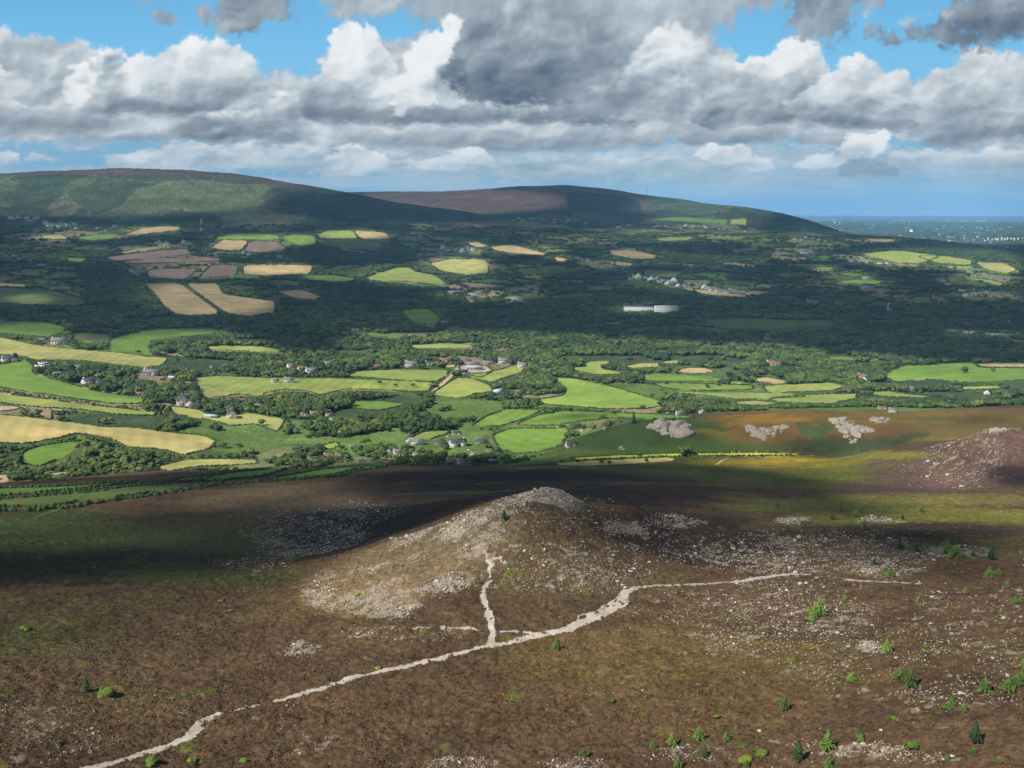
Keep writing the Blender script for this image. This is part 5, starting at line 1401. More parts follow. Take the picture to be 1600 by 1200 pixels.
# tussocks of heather in the foreground
gi2, gj2 = np.nonzero((gd > 155) & (gd < 420) & (np.abs(ga) < math.radians(32)) & (TR < 0))
NT = 80000
ch = rng.integers(0, len(gi2), NT); hx_, hy_ = X[gi2[ch], gj2[ch]], Y[gi2[ch], gj2[ch]]
kp = (rng.random(NT) > .9 * stone_density(PX[gi2[ch], gj2[ch]], PY[gi2[ch], gj2[ch]], gd[gi2[ch], gj2[ch]])) & (fbm(hx_, hy_, 7, 3, 420) > -.25)
ch = ch[kp]; hx_, hy_ = hx_[kp], hy_[kp]; NT = len(ch)
hz_ = Zf[gi2[ch], gj2[ch]]; hs = .16 + .24 * rng.random(NT)
tv = []; r = np.random.default_rng(3)
for k in range(9):
    a = r.random() * 6.28; q = r.random() * .8; p = np.array((q * math.cos(a), q * math.sin(a), 0)); b_ = r.random() * 6.28; w_ = np.array((math.cos(b_), math.sin(b_), 0)) * .32
    tv += [p - w_, p + w_, p + np.array((.3 * (r.random() - .5), .3 * (r.random() - .5), .7 + .6 * r.random()))]
tv = np.array(tv)
a = rng.random(NT) * 6.28; c, s = np.cos(a)[:, None], np.sin(a)[:, None]
vx = (tv[None, :, 0] * c - tv[None, :, 1] * s) * hs[:, None] * 1.3 + hx_[:, None]; vy = (tv[None, :, 0] * s + tv[None, :, 1] * c) * hs[:, None] * 1.3 + hy_[:, None]; vz = tv[None, :, 2] * .7 * hs[:, None] + hz_[:, None] - .05
me = mesh_from('heather', np.stack([vx, vy, vz], -1).reshape(-1, 3), np.arange(NT * len(tv)).reshape(-1, 3), M_MOOR)
at = me.attributes.new('Col', 'FLOAT_COLOR', 'POINT')
cc = np.ones((NT, len(tv), 4), np.float32); cc[..., :3] = (COLR[gi2[ch], gj2[ch]] * (1.35 + 1.1 * (rng.random((NT, 1)) - .5)))[:, None, :]
cc[..., :3] = np.minimum(cc[..., :3], (.16, .15, .09))
at.data.foreach_set('color', cc.ravel())
tag(obj('heather', me), kind='stuff', label='low brown and olive heather tufts covering the foreground')

# ------------------------------------------------------------------ young conifers and gorse in the heather
def on_moor(px, py, dmin=110): return ground_at(px, py, dmin)
PINES = [  # x, y of the foot, height px, tone 0 bright 1 dark
 (1225,1110,26,1),(1247,1188,34,1),(1293,1172,34,0),(1135,1158,20,0),(1092,1156,26,0),(1050,1165,26,0),(1100,1182,22,1),(1060,1200,22,0),(1385,1020,26,0),(1422,1074,34,1),(1538,1084,30,0),(1486,1106,20,0),(1506,1114,18,0),
 (1280,962,34,0),(1272,968,20,0),(1390,902,18,0),(1366,883,12,1),(1480,865,26,0),(1492,872,24,1),(1520,870,14,0),(1548,876,22,1),(1432,862,14,1),(1405,858,14,1),(1400,842,14,1),(1338,806,12,1),(1312,800,14,1),(1300,812,16,1),(1350,828,18,1),(1405,836,18,1),
 (1545,905,22,0),(1560,900,14,0),(1574,918,14,0),(1586,945,16,0),(1508,928,12,0),(1515,828,12,1),(1588,1072,22,1),(1596,1068,24,0),(1575,1080,22,1),(1600,1045,20,0),(1523,1160,34,1),(1520,1180,14,0),(1430,1170,14,0),(1345,1160,14,0),(1390,1125,10,0),(1020,1170,16,0),(1295,1200,22,0),
 (461,877,18,1),(788,812,18,1),(918,782,14,1),(1216,838,14,1),(1215,792,10,1),(1410,812,10,1),(1440,800,10,1),(870,1015,22,0),(1330,1065,16,1),(1405,1060,20,1),(912,1182,14,0),(135,1080,22,1),(160,1085,16,0),(172,1088,12,0),(300,1196,14,0),(1166,1200,16,0),(1240,1035,12,0),(1480,1190,12,0),(1150,1142,12,0),(1320,940,12,0),
]
def moor_lm(px, py):
    L = [(1280,960,'beside the pale boulder streak right of the main path'),(1390,1020,'beside the bare grey patch on the right slope'),(1490,865,'at the far right end of the scree streak'),(1540,1085,'at the right edge of the moor'),(1250,1170,'in the lower right corner among white stones'),(1070,1165,'left of the white stones at the bottom right'),
         (1225,1100,'alone in the brown heather above the bottom stones'),(1340,815,'on the dark shoulder behind the right slope'),(1560,900,'on the grassy far right slope'),(461,870,'alone in the dark hollow behind the knoll'),(788,808,'high on the front of the knoll'),(918,780,'beside the rounded knoll top'),
         (870,1010,'just below the junction of the footpaths'),(150,1080,'in the lower left of the moor'),(1216,835,'on the dark top right of the knoll'),(912,1180,'at the bottom middle of the moor'),(300,1196,'near the bottom end of the main path'),(1420,1065,'in the heather right of centre'),(1520,1165,'in the bottom right corner')]
    return min(L, key=lambda q: (q[0] - px) ** 2 + (1.4 * (q[1] - py)) ** 2)[2]
seen = {}
for i, (a, b, hp, tone) in enumerate(PINES):
    x, y, z = on_moor(a, b); D = math.hypot(x, y); h = hp * .86 * math.sqrt(D * D + (CZ - z) ** 2) / F / .93
    e = obj('young_conifer', None, loc=(x, y, z + .1), rotz=rng.random() * 6.28, scale=h)
    obj('crown', (PINE if tone == 0 else SPRUCE + PINE[:1])[rng.integers(3)], e, scale=(1.0, 1.0, 1) if tone == 0 else (1.5, 1.5, 1)); obj('trunk', PTRUNK, e)
    lm = moor_lm(a, b)
    size = 'tall' if hp >= 26 else 'middling' if hp > 15 else 'small'
    tag(e, f"{size} {'bright green' if tone == 0 else 'dark green'} young conifer {lm}", 'tree', 'young conifers on the moor')
bushm = []
for k in range(3):
    r = np.random.default_rng(600 + k); parts = []
    for i in range(6):
        c_ = np.array((.35 * (r.random() - .5), .35 * (r.random() - .5), .18 + .22 * r.random())); rad = .16 + .12 * r.random(); v, f = ICO[1]
        parts.append((v * rad * (1 + .3 * (r.random((len(v), 1)) - .5)) + c_, f)); parts.append(leaves(r, c_, rad, 30, .06))
    bushm.append(mesh_from('gorse', *join(parts), M_GORSE))
GORSE = [(165,1085,26),(236,1195,22),(915,1180,18),(1160,1168,14),(1400,1125,12),(1445,1012,10),(1190,1178,22),(590,1045,10),(1165,1190,20),(1345,1152,14),(1425,1165,16),(1300,1195,18),(380,1190,16),(300,1190,16),(1385,898,14),(1560,1190,16),(1120,1120,9),(1010,1060,8),(955,1095,10),(280,935,10),(345,940,9),(360,955,8),(40,985,14),(560,930,10),(1265,955,12),(1480,1108,14),(1265,968,16)]
for a, b, wp in GORSE:
    x, y, z = on_moor(a, b); w = wp * 1.3 * math.hypot(x, y) / F
    o = obj('gorse_bush', bushm[rng.integers(3)], loc=(x, y, z - .1), rotz=rng.random() * 6.28, scale=(w * 1.3, w, w * .62))
    tag(o, f"low yellow-green bush {moor_lm(a, b)}", 'bush', 'low yellow-green bushes in the heather')

# ------------------------------------------------------------------ granite outcrops
OUT = [
 ([(1015,662),(1030,657),(1055,660),(1079,664),(1078,676),(1070,686),(1050,682),(1030,674),(1016,668)], 95, 3.4, 'large pale granite outcrop on the green hillside, left of the others'),
 ([(1160,670),(1180,666),(1231,668),(1225,675),(1205,684),(1190,690),(1178,680)], 50, 2.3, 'broken granite outcrop in the rusty hillside, second from the left'),
 ([(1300,655),(1318,651),(1330,655),(1345,668),(1342,676),(1334,695),(1322,694),(1318,675),(1308,668)], 60, 2.4, 'tall narrow granite outcrop streaming down the rusty hillside'),
 ([(1345,668),(1361,668),(1360,674),(1348,675)], 8, 2.2, 'small granite knob right of the tall narrow outcrop'),
 ([(1366,656),(1390,654),(1388,660),(1370,661)], 10, 2., 'low pale rocks on the crest of the rusty hillside'),
 ([(962,703),(972,697),(974,703)], 5, 1.9, 'pair of small grey rocks low on the green hillside'),
 ([(1545,672),(1556,667),(1570,670),(1568,674)], 9, 1.3, 'pale stone cairn topping the heather hill at the right'),
 ([(1463,741),(1466,744),(1458,742)], 3, 1.2, 'small pale rock on the heather hill'),
]
for poly, nb, sz, lab in OUT:
    P = np.array(poly, float); parts = []; k = 0; tries = 0
    r = np.random.default_rng(int(P[0, 0])); org = None
    while k < nb and tries < 4000:
        tries += 1
        a = P[:, 0].min() + r.random() * np.ptp(P[:, 0]); b = P[:, 1].min() + r.random() * np.ptp(P[:, 1])
        if not inpoly(np.array([a]), np.array([b]), poly)[0]: continue
        x, y, z = ground_at(a, b, 700 if a > 1540 or a > 1450 and b > 700 else 1056)
        if org is None: org = np.array((x, y, z))
        v, f = rock_shape(int(r.integers(1e6)), 2); q = sz * (.7 + 1.0 * r.random()) * (2.1 if r.random() < .3 else 1)
        ang = r.random() * 6.28; v = v * np.array((1.25, .9, 1.35)) * q
        v = np.stack([v[:, 0] * math.cos(ang) - v[:, 1] * math.sin(ang), v[:, 0] * math.sin(ang) + v[:, 1] * math.cos(ang), v[:, 2]], -1)
        parts.append((v + np.array((x, y, z - .15 * q)) - org, f)); k += 1
    v, f = join(parts)
    tag(obj('rock_outcrop', mesh_from('rock_outcrop', v, f, M_ROCK), loc=tuple(org)), lab, 'rock outcrop')

# ------------------------------------------------------------------ buildings
def boxm(x0, x1, y0, y1, z0, z1):
    v = np.array([(x0, y0, z0), (x1, y0, z0), (x1, y1, z0), (x0, y1, z0), (x0, y0, z1), (x1, y0, z1), (x1, y1, z1), (x0, y1, z1)], float)
    f = [(0, 3, 2, 1), (4, 5, 6, 7), (0, 1, 5, 4), (1, 2, 6, 5), (2, 3, 7, 6), (3, 0, 4, 7)]
    return v, f
def joinl(parts):
    V_, F_, n = [], [], 0
    for v, f in parts:
        V_ += [tuple(p) for p in v]; F_ += [tuple(i + n for i in q) for q in f]; n += len(v)
    return V_, F_
def gable_wall(w, d, h, rh, x0=0., y0=0.):
    a, b = w / 2, d / 2
    v = [(-a, -b, -1.), (a, -b, -1.), (a, b, -1.), (-a, b, -1.), (-a, -b, h), (a, -b, h), (a, b, h), (-a, b, h), (-a, 0, h + rh), (a, 0, h + rh)]
    f = [(0, 1, 5, 4), (2, 3, 7, 6), (1, 2, 6, 9, 5), (3, 0, 4, 8, 7), (0, 3, 2, 1)]
    return np.array(v) + (x0, y0, 0), f
def gable_roof(w, d, h, rh, x0=0., y0=0., o=.45, t=.22):
    a, b = w / 2 + o, d / 2 + o; s = rh / (d / 2); hz = h - s * o
    v = []
    for x in (-a, a):
        v += [(x, -b, hz + .02), (x, 0, h + rh + .02), (x, b, hz + .02), (x, b, hz + t + .02), (x, 0, h + rh + t + .05), (x, -b, hz + t + .02)]
    f = [(0, 1, 7, 6), (1, 2, 8, 7), (2, 3, 9, 8), (3, 4, 10, 9), (4, 5, 11, 10), (5, 0, 6, 11), (0, 5, 4, 1), (1, 4, 3, 2), (6, 7, 10, 11), (7, 8, 9, 10)]
    return np.array(v) + (x0, y0, 0), f
def rot90(v): v = np.asarray(v); return np.stack([-v[:, 1], v[:, 0], v[:, 2]], -1)

def build_house(kind):
    """a house 10 m wide; the copies are scaled"""
    S = {'white': (M_WALLW, M_SLATEG), 'cream': (M_WALLC, M_TILE), 'dark': (M_WALLW, M_SLATE), 'blue': (M_WALLG, M_SLATE), 'pink': (M_WALLP, M_TILE), 'pinkw': (M_WALLC, M_SLATEG), 'brown': (M_WALLC, M_TILE), 'grey': (M_WALLG, M_SLATEG), 'bluish': (M_WALLG, M_BLUE), 'gable': (M_WALLW, M_SLATE), 'big': (M_WALLW, M_SLATE), 'modern': (M_WALLW, M_SLATE), 'shed': (M_METAL, M_BLUE)}[kind]
    P = []
    if kind == 'gable':
        v, f = gable_wall(8, 8, 4.2, 3.2); P.append(('wall', [(rot90(v), f)], S[0])); v, f = gable_roof(8, 8, 4.2, 3.2); P.append(('roof', [(rot90(v), f)], S[1]))
        fy = -4.04; wins = [(-2, 1.4), (2, 1.4), (0, 3.9)]; door = 0; ch = (0, 2.2, 6.6)
    elif kind == 'big':
        P.append(('wall', [gable_wall(10, 5, 3.4, 1.5), (lambda q: (rot90(q[0]) + (-2.6, -1.3, 0), q[1]))(gable_wall(5, 3.2, 3.35, 1.2)), (lambda q: (rot90(q[0]) + (3.0, -1.2, 0), q[1]))(gable_wall(5, 2.6, 3.35, 1.1))], S[0]))
        P.append(('roof', [gable_roof(10, 5, 3.4, 1.5, o=.25), (lambda q: (rot90(q[0]) + (-2.6, -1.3, 0), q[1]))(gable_roof(5, 3.2, 3.38, 1.2, o=.25)), (lambda q: (rot90(q[0]) + (3.0, -1.2, 0), q[1]))(gable_roof(5, 2.6, 3.38, 1.1, o=.25))], S[1]))
        fy = -2.53; wins = [(-.6, .9), (.9, .9), (-.6, 2.3), (.9, 2.3)]; door = .2; ch = (4.2, 0, 4.4)
    elif kind == 'modern':
        P.append(('wall', [boxm(-5, 5, -2.5, 2.5, -1, 1.7), boxm(-3, 4.4, -2.1, 2.1, 1.7, 3.2)], S[0]))
        P.append(('roof', [boxm(-5.2, 5.2, -2.7, 2.7, 1.705, 1.85), boxm(-3.2, 4.6, -2.3, 2.3, 3.205, 3.5)], S[1]))
        fy = -2.53; wins = [(-3.6, .8), (-1.6, .8), (1.2, .8), (3.6, .8)]; door = 0; ch = None
    elif kind == 'shed':
        P.append(('wall', [gable_wall(10, 4, 1.5, .5)], S[0])); P.append(('roof', [gable_roof(10, 4, 1.5, .5, o=.2, t=.1)], S[1])); fy = -2.03; wins = []; door = 2; ch = None
    else:
        L = kind in ('dark', 'grey', 'brown')
        h, rh = (2.3, 1.5) if kind != 'white' else (3.4, 1.7)
        w_ = [gable_wall(10, 5, h, rh)]; r_ = [gable_roof(10, 5, h, rh, o=.3)]
        if L:
            w_.append((lambda q: (rot90(q[0]) + (2.9, -1.6, 0), q[1]))(gable_wall(4.6, 3.2, h - .06, rh - .5))); r_.append((lambda q: (rot90(q[0]) + (2.9, -1.6, 0), q[1]))(gable_roof(4.6, 3.2, h - .04, rh - .5, o=.25)))
        P.append(('wall', w_, S[0])); P.append(('roof', r_, S[1]))
        fy = -2.53; wins = [(-4, 1.2), (-2.2, 1.2)] + ([] if L else [(2, 1.2), (4, 1.2)]) + ([(-4, 2.6), (-1.8, 2.6), (2, 2.6), (4, 2.6)] if kind == 'white' else []); door = 0; ch = (-4.4, 0, h + rh - .3)
    out = []
    for n, parts, m in P: out.append((n, mesh_from('house_' + n, *joinl(parts), m)))
    if ch: out.append(('chimney', mesh_from('chimney', *joinl([boxm(ch[0] - .4, ch[0] + .4, ch[1] - .4, ch[1] + .4, ch[2] - .8, ch[2] + 1.0)]), S[0])))
    out.append(('door', mesh_from('door', *joinl([boxm(door - .45, door + .45, fy - .02, fy + .05, 0, 1.5 if kind in ('shed',) else 2.0)]), M_DOOR)))
    for wx, wz in wins:
        out.append(('window', mesh_from('window', *joinl([boxm(wx - .36, wx + .36, fy - .03, fy + .05, wz - .3, wz + .4)]), M_GLASS)))
    return out
HM = {}
def place_house(x, y, w, kind, label, group, rot=None, parts=True, name='house', cat='house'):
    if kind not in HM: HM[kind] = build_house(kind)
    face = -math.atan2(x, y)
    e = obj(name, None, loc=(x, y, zat(x, y) + .3), rotz=face + (rot if rot is not None else (rng.random() - .5) * 1.1), scale=w / (8. if kind == 'gable' else 10.))
    for n, me in HM[kind]:
        if not parts and n in ('window', 'door'): continue
        obj(n, me, e)
    return tag(e, label, cat, group)
KD = {'big': 'large white two-storey house with dark slate roof', 'blue': 'grey house with dark blue slate roof', 'dark': 'white house with a dark roof', 'white': 'white two-storey house', 'gable': 'small white house showing its gable', 'cream': 'cream house with brown tiled roof', 'grey': 'grey bungalow', 'brown': 'cream bungalow with brown roof', 'pink': 'pinkish brick house', 'pinkw': 'cream house with grey roof', 'modern': 'modern white flat-roofed house', 'shed': 'long shed with pale blue roof', 'bluish': 'grey building with pale blue roof'}
cnt = {}
for (a, b, wp, kind, dm), (x, y, z, w) in zip(HOUSES, house_xy):
    lm = [q for q in LM if abs(q[0] - a) > 3 or abs(q[1] - b) > 4]
    ph = min(lm, key=lambda q: (q[0] - a) ** 2 + (2 * (q[1] - b)) ** 2)
    rel = ('left of' if a < ph[0] - 6 else 'right of' if a > ph[0] + 6 else 'below' if b > ph[1] else 'above')
    lab = f"{KD[kind]} {rel} {ph[2]}"
    lab = ' '.join(lab.split()[:16]); cnt[lab] = cnt.get(lab, 0) + 1
    if cnt[lab] > 1: lab = ' '.join((['', '', 'another', 'a third', 'a fourth', 'a fifth'][min(cnt[lab], 5)] + ' ' + lab).split()[:16])
    place_house(x, y, w, kind, lab, 'houses scattered in the lit valley', rot=.3 if kind in ('big', 'modern') else None)

for line, n, wp, kinds, lab in VILL:
    L = np.array(line, float); s = np.concatenate([[0], np.cumsum(np.hypot(*np.diff(L, axis=0).T))])
    for i in range(n):
        t = s[-1] * (i + .5 + .6 * (rng.random() - .5)) / n
        a = np.interp(t, s, L[:, 0]); b = np.interp(t, s, L[:, 1]) + (rng.random() - .5) * 7
        x, y, z = ground_at(a, b, 2500)
        place_house(x, y, wp * (.75 + .45 * rng.random()) * math.hypot(x, y) / F, kinds[rng.integers(len(kinds))], lab, lab.replace('tiny ', '').replace('house', 'houses'), parts=(b > 420), rot=(rng.random() - .5) * .8)

def block(name, px, py, wpx, hm, dm, depth, storeys, cols, wall, roof, label, cat, dmin=1100, rot=0., pitched=False):
    """a long building with rows of windows"""
    x, y, z = ground_at(px, py, dmin); D = math.hypot(x, y); w = wpx * D / F
    e = obj(name, None, loc=(x, y, z + .5), rotz=-math.atan2(x, y) + rot)
    if pitched:
        obj('wall', mesh_from('wall', *joinl([gable_wall(w, depth, hm, hm * .35)]), wall), e); obj('roof', mesh_from('roof', *joinl([gable_roof(w, depth, hm, hm * .35)]), roof), e)
    else:
        obj('wall', mesh_from('wall', *joinl([boxm(-w / 2, w / 2, -depth / 2, depth / 2, -6, hm)]), wall), e); obj('roof', mesh_from('roof', *joinl([boxm(-w / 2 - .6, w / 2 + .6, -depth / 2 - .6, depth / 2 + .6, hm + .01, hm + 1.2)]), roof), e)
    if storeys:
        cw, chh = w / cols, hm / storeys
        wm = mesh_from('window', *joinl([boxm(-cw * .22, cw * .17, -.12, .1, -chh * .22, chh * .2)]), M_GLASS)
        for i in range(cols):
            for j in range(storeys):
                obj('window', wm, e, loc=(-w / 2 + cw * (i + .5), -depth / 2, chh * (j + .5)))
    return tag(e, label, cat)
block('hotel', 1004, 489, 58, 20, 3300, 18, 4, 16, M_WALLW, M_SLATEG, 'long pale many-windowed hotel standing in the shaded wood', 'hotel', 2000, 0)
block('hotel_wing', 1041, 491, 36, 25, 3300, 22, 5, 12, M_WALLW, M_WALLW, 'taller pale right wing of the hotel in the shaded wood', 'hotel', 2000, .25)
for a, b, w, lab in LONGB:
    block('long_building', a, b, w, 8, 0, 14, 2, 8, M_WALLW, M_SLATEG, lab, 'building', 2500, .1, True)
block('barn', 742, 577, 24, 5.5, 0, 18, 1, 5, M_METAL, M_METAL, 'green-grey metal barn, largest of the farm sheds', 'barn', 1100, -.1, True)
block('barn', 738, 570, 22, 5, 0, 14, 1, 4, M_METAL, M_SLATEG, 'grey barn behind the largest farm shed', 'barn', 1100, -.1, True)
block('barn', 724, 582, 14, 4.5, 0, 10, 1, 3, M_SLATE, M_SLATE, 'dark low shed at the left of the farm yard', 'barn', 1100, -.1, True)
land_yard = None

# polytunnel
x, y, z = ground_at(779, 612, 1100); w = 14 * math.hypot(x, y) / F
e = obj('polytunnel', None, loc=(x, y, z), rotz=.9)
v = []; f = []
for i in range(9):
    a = math.pi * i / 8
    for s_ in (-1, 1): v.append((s_ * w * .7, -math.cos(a) * w * .32, math.sin(a) * w * .34))
f = [(2 * i, 2 * i + 1, 2 * i + 3, 2 * i + 2) for i in range(8)] + [tuple(range(0, 18, 2)), tuple(range(17, 0, -2))]
obj('cover', mesh_from('cover', v, f, M_BLUE), e); obj('door', mesh_from('door', *joinl([boxm(-w * .7 - .1, -w * .7 + .05, -1.2, 1.2, 0, 2.2)]), M_GLASS), e)
tag(e, 'pale blue polytunnel at the edge of the round wood', 'polytunnel')

# church with spire
x, y, z = ground_at(1388, 487, 2500); k = math.hypot(x, y) / F
e = obj('church', None, loc=(x, y, z), rotz=.4)
obj('nave', mesh_from('nave', *joinl([gable_wall(9 * k, 5 * k, 3 * k, 2 * k)]), M_WALLG), e, loc=(4 * k, 0, 0)); obj('roof', mesh_from('roof', *joinl([gable_roof(9 * k, 5 * k, 3 * k, 2 * k)]), M_SLATEG), e, loc=(4 * k, 0, 0))
obj('tower', mesh_from('tower', *joinl([boxm(-2 * k, 0, -k, k, -2, 6.5 * k)]), M_WALLC), e)
obj('spire', mesh_from('spire', [(-2.2 * k, -1.2 * k, 6.5 * k), (.2 * k, -1.2 * k, 6.5 * k), (.2 * k, 1.2 * k, 6.5 * k), (-2.2 * k, 1.2 * k, 6.5 * k), (-k, 0, 15 * k)], [(0, 1, 4), (1, 2, 4), (2, 3, 4), (3, 0, 4), (0, 3, 2, 1)], M_WALLC), e)
tag(e, 'church with a slender pale spire in the shaded village', 'church')

# masts on the far hill
for (a, b, hp), lab in zip([(1010,307,16), (1033,310,9), (1052,312,10)], ['tallest thin mast on the far hill, left of the others', 'middle mast of the three on the far hill', 'rightmost mast of the three on the far hill']):
    x, y, z = ground_at(a, b, 8000); k = math.hypot(x, y) / F; H_ = hp * k; parts = []
    e = obj('radio_mast', None, loc=(x, y, z - 3))
    def bar(p, q, r0, r1):
        p, q = np.array(p, float), np.array(q, float); d = (q - p) / np.linalg.norm(q - p); u = np.cross(d, (1, .2, .1)); u /= np.linalg.norm(u); w_ = np.cross(d, u)
        vv = [c + rr * s1 * u + rr * s2 * w_ for c, rr in ((p, r0), (q, r1)) for s1, s2 in ((-1, -1), (1, -1), (1, 1), (-1, 1))]
        return np.array(vv), [(0, 1, 5, 4), (1, 2, 6, 5), (2, 3, 7, 6), (3, 0, 4, 7), (4, 5, 6, 7), (0, 3, 2, 1)]
    for s1, s2 in ((-1, -1), (1, -1), (0, 1)): parts.append(bar((s1 * .35 * k, s2 * .35 * k, 0), (s1 * .05 * k, s2 * .05 * k, H_), .10 * k, .06 * k))
    for i in range(8):
        t = i / 8; q = .35 * (1 - t) + .05 * t; parts.append(bar((-q * k, -q * k, H_ * t), (q * k, -q * k, H_ * (t + .12)), .05 * k, .05 * k))
    obj('lattice', mesh_from('lattice', *joinl(parts), M_STEEL), e)
    obj('antenna', mesh_from('antenna', *joinl([bar((-.35 * k, 0, H_ * .8), (.35 * k, 0, H_ * .8), .12 * k, .12 * k), bar((0, 0, H_ * .6), (0, 0, H_ * .72), .2 * k, .2 * k)]), M_STEEL), e)
    tag(e, lab, 'mast', None)

# utility poles by the left fields
for a, b, lab in [(152,556,'grey wooden pole beside the shaded dark shrubs at the left'), (47,552,'thin pole at the far left field edge')]:
    x, y, z = ground_at(a, b, 1100); e = obj('utility_pole', None, loc=(x, y, z))
    obj('post', mesh_from('post', *joinl([boxm(-.35, .35, -.35, .35, -1, 12)]), M_WALLG), e); obj('crossarm', mesh_from('crossarm', *joinl([boxm(-1.6, 1.6, -.36, -.5, 10.8, 11.2)]), M_BARK), e)
    tag(e, lab, 'pole')

# sheep
r = np.random.default_rng(9)
sv_, sf_ = ICO[1]; body = sv_ * np.array((.75, .38, .36)) * (1 + .06 * (r.random((len(sv_), 1)) - .5)) + (0, 0, .72)
head = sv_ * np.array((.24, .15, .17)) + (.88, 0, .88); neck = sv_ * np.array((.25, .18, .2)) + (.68, 0, .8)
sm = mesh_from('sheep', *joinl([(body, sf_.tolist()), (neck, sf_.tolist()), (head, sf_.tolist())] + [boxm(u - .06, u + .06, w_ - .05, w_ + .05, 0, .5) for u in (-.45, .45) for w_ in (-.18, .18)]), M_WOOL)
for i in range(46):
    if i < 34: a, b = 5 + r.random() * 160, 0; b = 531 + a * .1 + r.random() * 16
    else: a, b = 175 + r.random() * 60, 545 + r.random() * 18
    x, y, z = ground_at(a, b, 1100)
    tag(obj('sheep', sm, loc=(x, y, z), rotz=r.random() * 6.28, scale=1.25), 'white sheep grazing in the long pale upper left field', 'sheep', 'sheep in the long pale upper left field')

# parked vehicles by the white houses
def car_mesh():
    prof = [(-2.1, .35), (-2.15, .85), (-1.7, 1.0), (-1.1, 1.45), (.5, 1.48), (1.2, 1.0), (2.05, .88), (2.15, .4)]
    v = [(x_, s_, z_) for s_ in (-.85, .85) for x_, z_ in prof]; n = len(prof)
    return v, [tuple(range(n)), tuple(range(2 * n - 1, n - 1, -1))] + [(i, n + i, n + (i + 1) % n, (i + 1) % n) for i in range(n)]
M_CARW = simple('white_paint', (.75, .75, .76), .3, .03, 1., .5); M_CARD = simple('dark_paint', (.06, .07, .09), .3, .05, 1., .5)
cb = car_mesh()
wheel = joinl([([(.32 * math.cos(t), s_, .32 + .32 * math.sin(t)) for s_ in (-.1, .1) for t in np.linspace(0, 6.283, 10, endpoint=False)], [tuple(range(9, -1, -1)), tuple(range(10, 20))] + [(i, (i + 1) % 10, 10 + (i + 1) % 10, 10 + i) for i in range(10)])])
wme = mesh_from('wheel', *wheel, M_CARD); gme = mesh_from('windows', *joinl([boxm(-1.2, .55, -.87, .87, 1.05, 1.35)]), M_GLASS)
for a, b, m_, lab in [(733,704,M_CARW,'white car parked just below the white houses'),(776,704,M_CARD,'dark car parked right of the white houses'),(757,582,M_CARW,'white car in the farm yard'),(752,586,M_CARD,'dark car in front of the farm sheds'),(700,683,M_CARW,'white car parked above the white houses'),(244,590,M_CARW,'white car in the wooded village yard'),(1053,648,M_CARW,'white car beside the bungalows behind the outcrop')]:
    x, y, z = ground_at(a, b, 1100); e = obj('parked_car', None, loc=(x, y, z + .1), rotz=rng.random())
    obj('body', mesh_from('car_body', cb[0], cb[1], m_), e); obj('window', gme, e)
    for u in (-1.35, 1.35):
        for w_ in (-.82, .82): obj('wheel', wme, e, loc=(u, w_, 0))
    tag(e, lab, 'car', 'parked cars')

# ------------------------------------------------------------------ hedges round the nearer fields
CN = {GREEN: 'mid green', BRIGHT: 'bright green', PALE: 'pale yellow-green', YGREEN: 'yellow-green', OLIVE: 'olive', TAN: 'tan', MAUVE: 'mauve-brown', DARKG: 'dark green'}
hedge_lab = {}
for k, (nm, c, dr, poly, lab) in enumerate(FIELDS):
    P = np.array(chaikin(poly)); cx, cy = P.mean(0)
    if cx < 0 or cx > 1600: cx = min(max(cx, 20), 1580)
    if nm in ('S2',): continue
    pts = []
    for i in range(len(P)):
        a0, a1 = P[i], P[(i + 1) % len(P)]
        n = max(1, int(np.hypot(*(a1 - a0)) / 6))
        for t in np.arange(n) / n: pts.append(a0 + (a1 - a0) * t)
    W3 = [ground_at(a, b, dr[0], dr[1]) for a, b in pts]
    parts = []; r = np.random.default_rng(k + 900)
    D0 = math.hypot(W3[0][0], W3[0][1]); stp = max(2.2, D0 / 800); hh = (1.6 if D0 < 1300 else 2.0 if D0 < 3000 else 3.6)
    for i in range(len(W3)):
        p, q = np.array(W3[i][:2]), np.array(W3[(i + 1) % len(W3)][:2]); L_ = np.hypot(*(q - p))
        if L_ > 500 or L_ < .01: continue
        for t in np.arange(0, L_, stp):
            c_ = p + (q - p) * t / L_ + r.normal(size=2) * .4
            if vnoise(np.array([c_[0] / 40]), np.array([c_[1] / 40]), 7)[0] < .22: continue
            if abs(math.atan2(c_[0], c_[1])) > .58: continue
            parts.append((c_, hh * (.6 + .7 * r.random() ** 1.5)))
    if not parts: continue
    ctr = np.array([q[0] for q in parts]); hs_ = np.array([q[1] for q in parts]); zz = land_z(ctr[:, 0], ctr[:, 1])
    v0, f0 = ICO[1 if D0 < 2300 else 0]
    jit = 1 + .35 * (r.random((len(parts), len(v0), 1)) - .5)
    vv = v0[None] * jit * hs_[:, None, None] * np.array((.85, .85, .75)) * (1 if D0 < 3000 else 1.2) + np.stack([ctr[:, 0], ctr[:, 1], zz + hs_ * .4], -1)[:, None]
    ff = f0[None] + (np.arange(len(parts)) * len(v0))[:, None, None]
    me = mesh_from('hedge', vv.reshape(-1, 3), ff.reshape(-1, 3), M_DLEAF)
    cn = CN.get(c, 'pale tan')
    lb = (f"hedge around the {cn} field near {near_lm(cx, cy)}" if cy > 530 and nm[0] != 'S' else f"low dark hedge around a {cn} field on the dark slope at the left" if nm in ('F10', 'F11', 'F12', 'F13') else f"distant hedge around a {cn} field, {'far left' if cx < 300 else 'left of centre' if cx < 650 else 'centre' if cx < 950 else 'right of centre' if cx < 1250 else 'far right'}")
    tag(obj('hedge', me), ' '.join(lb.split()[:16]), 'hedge', 'hedges around the fields')

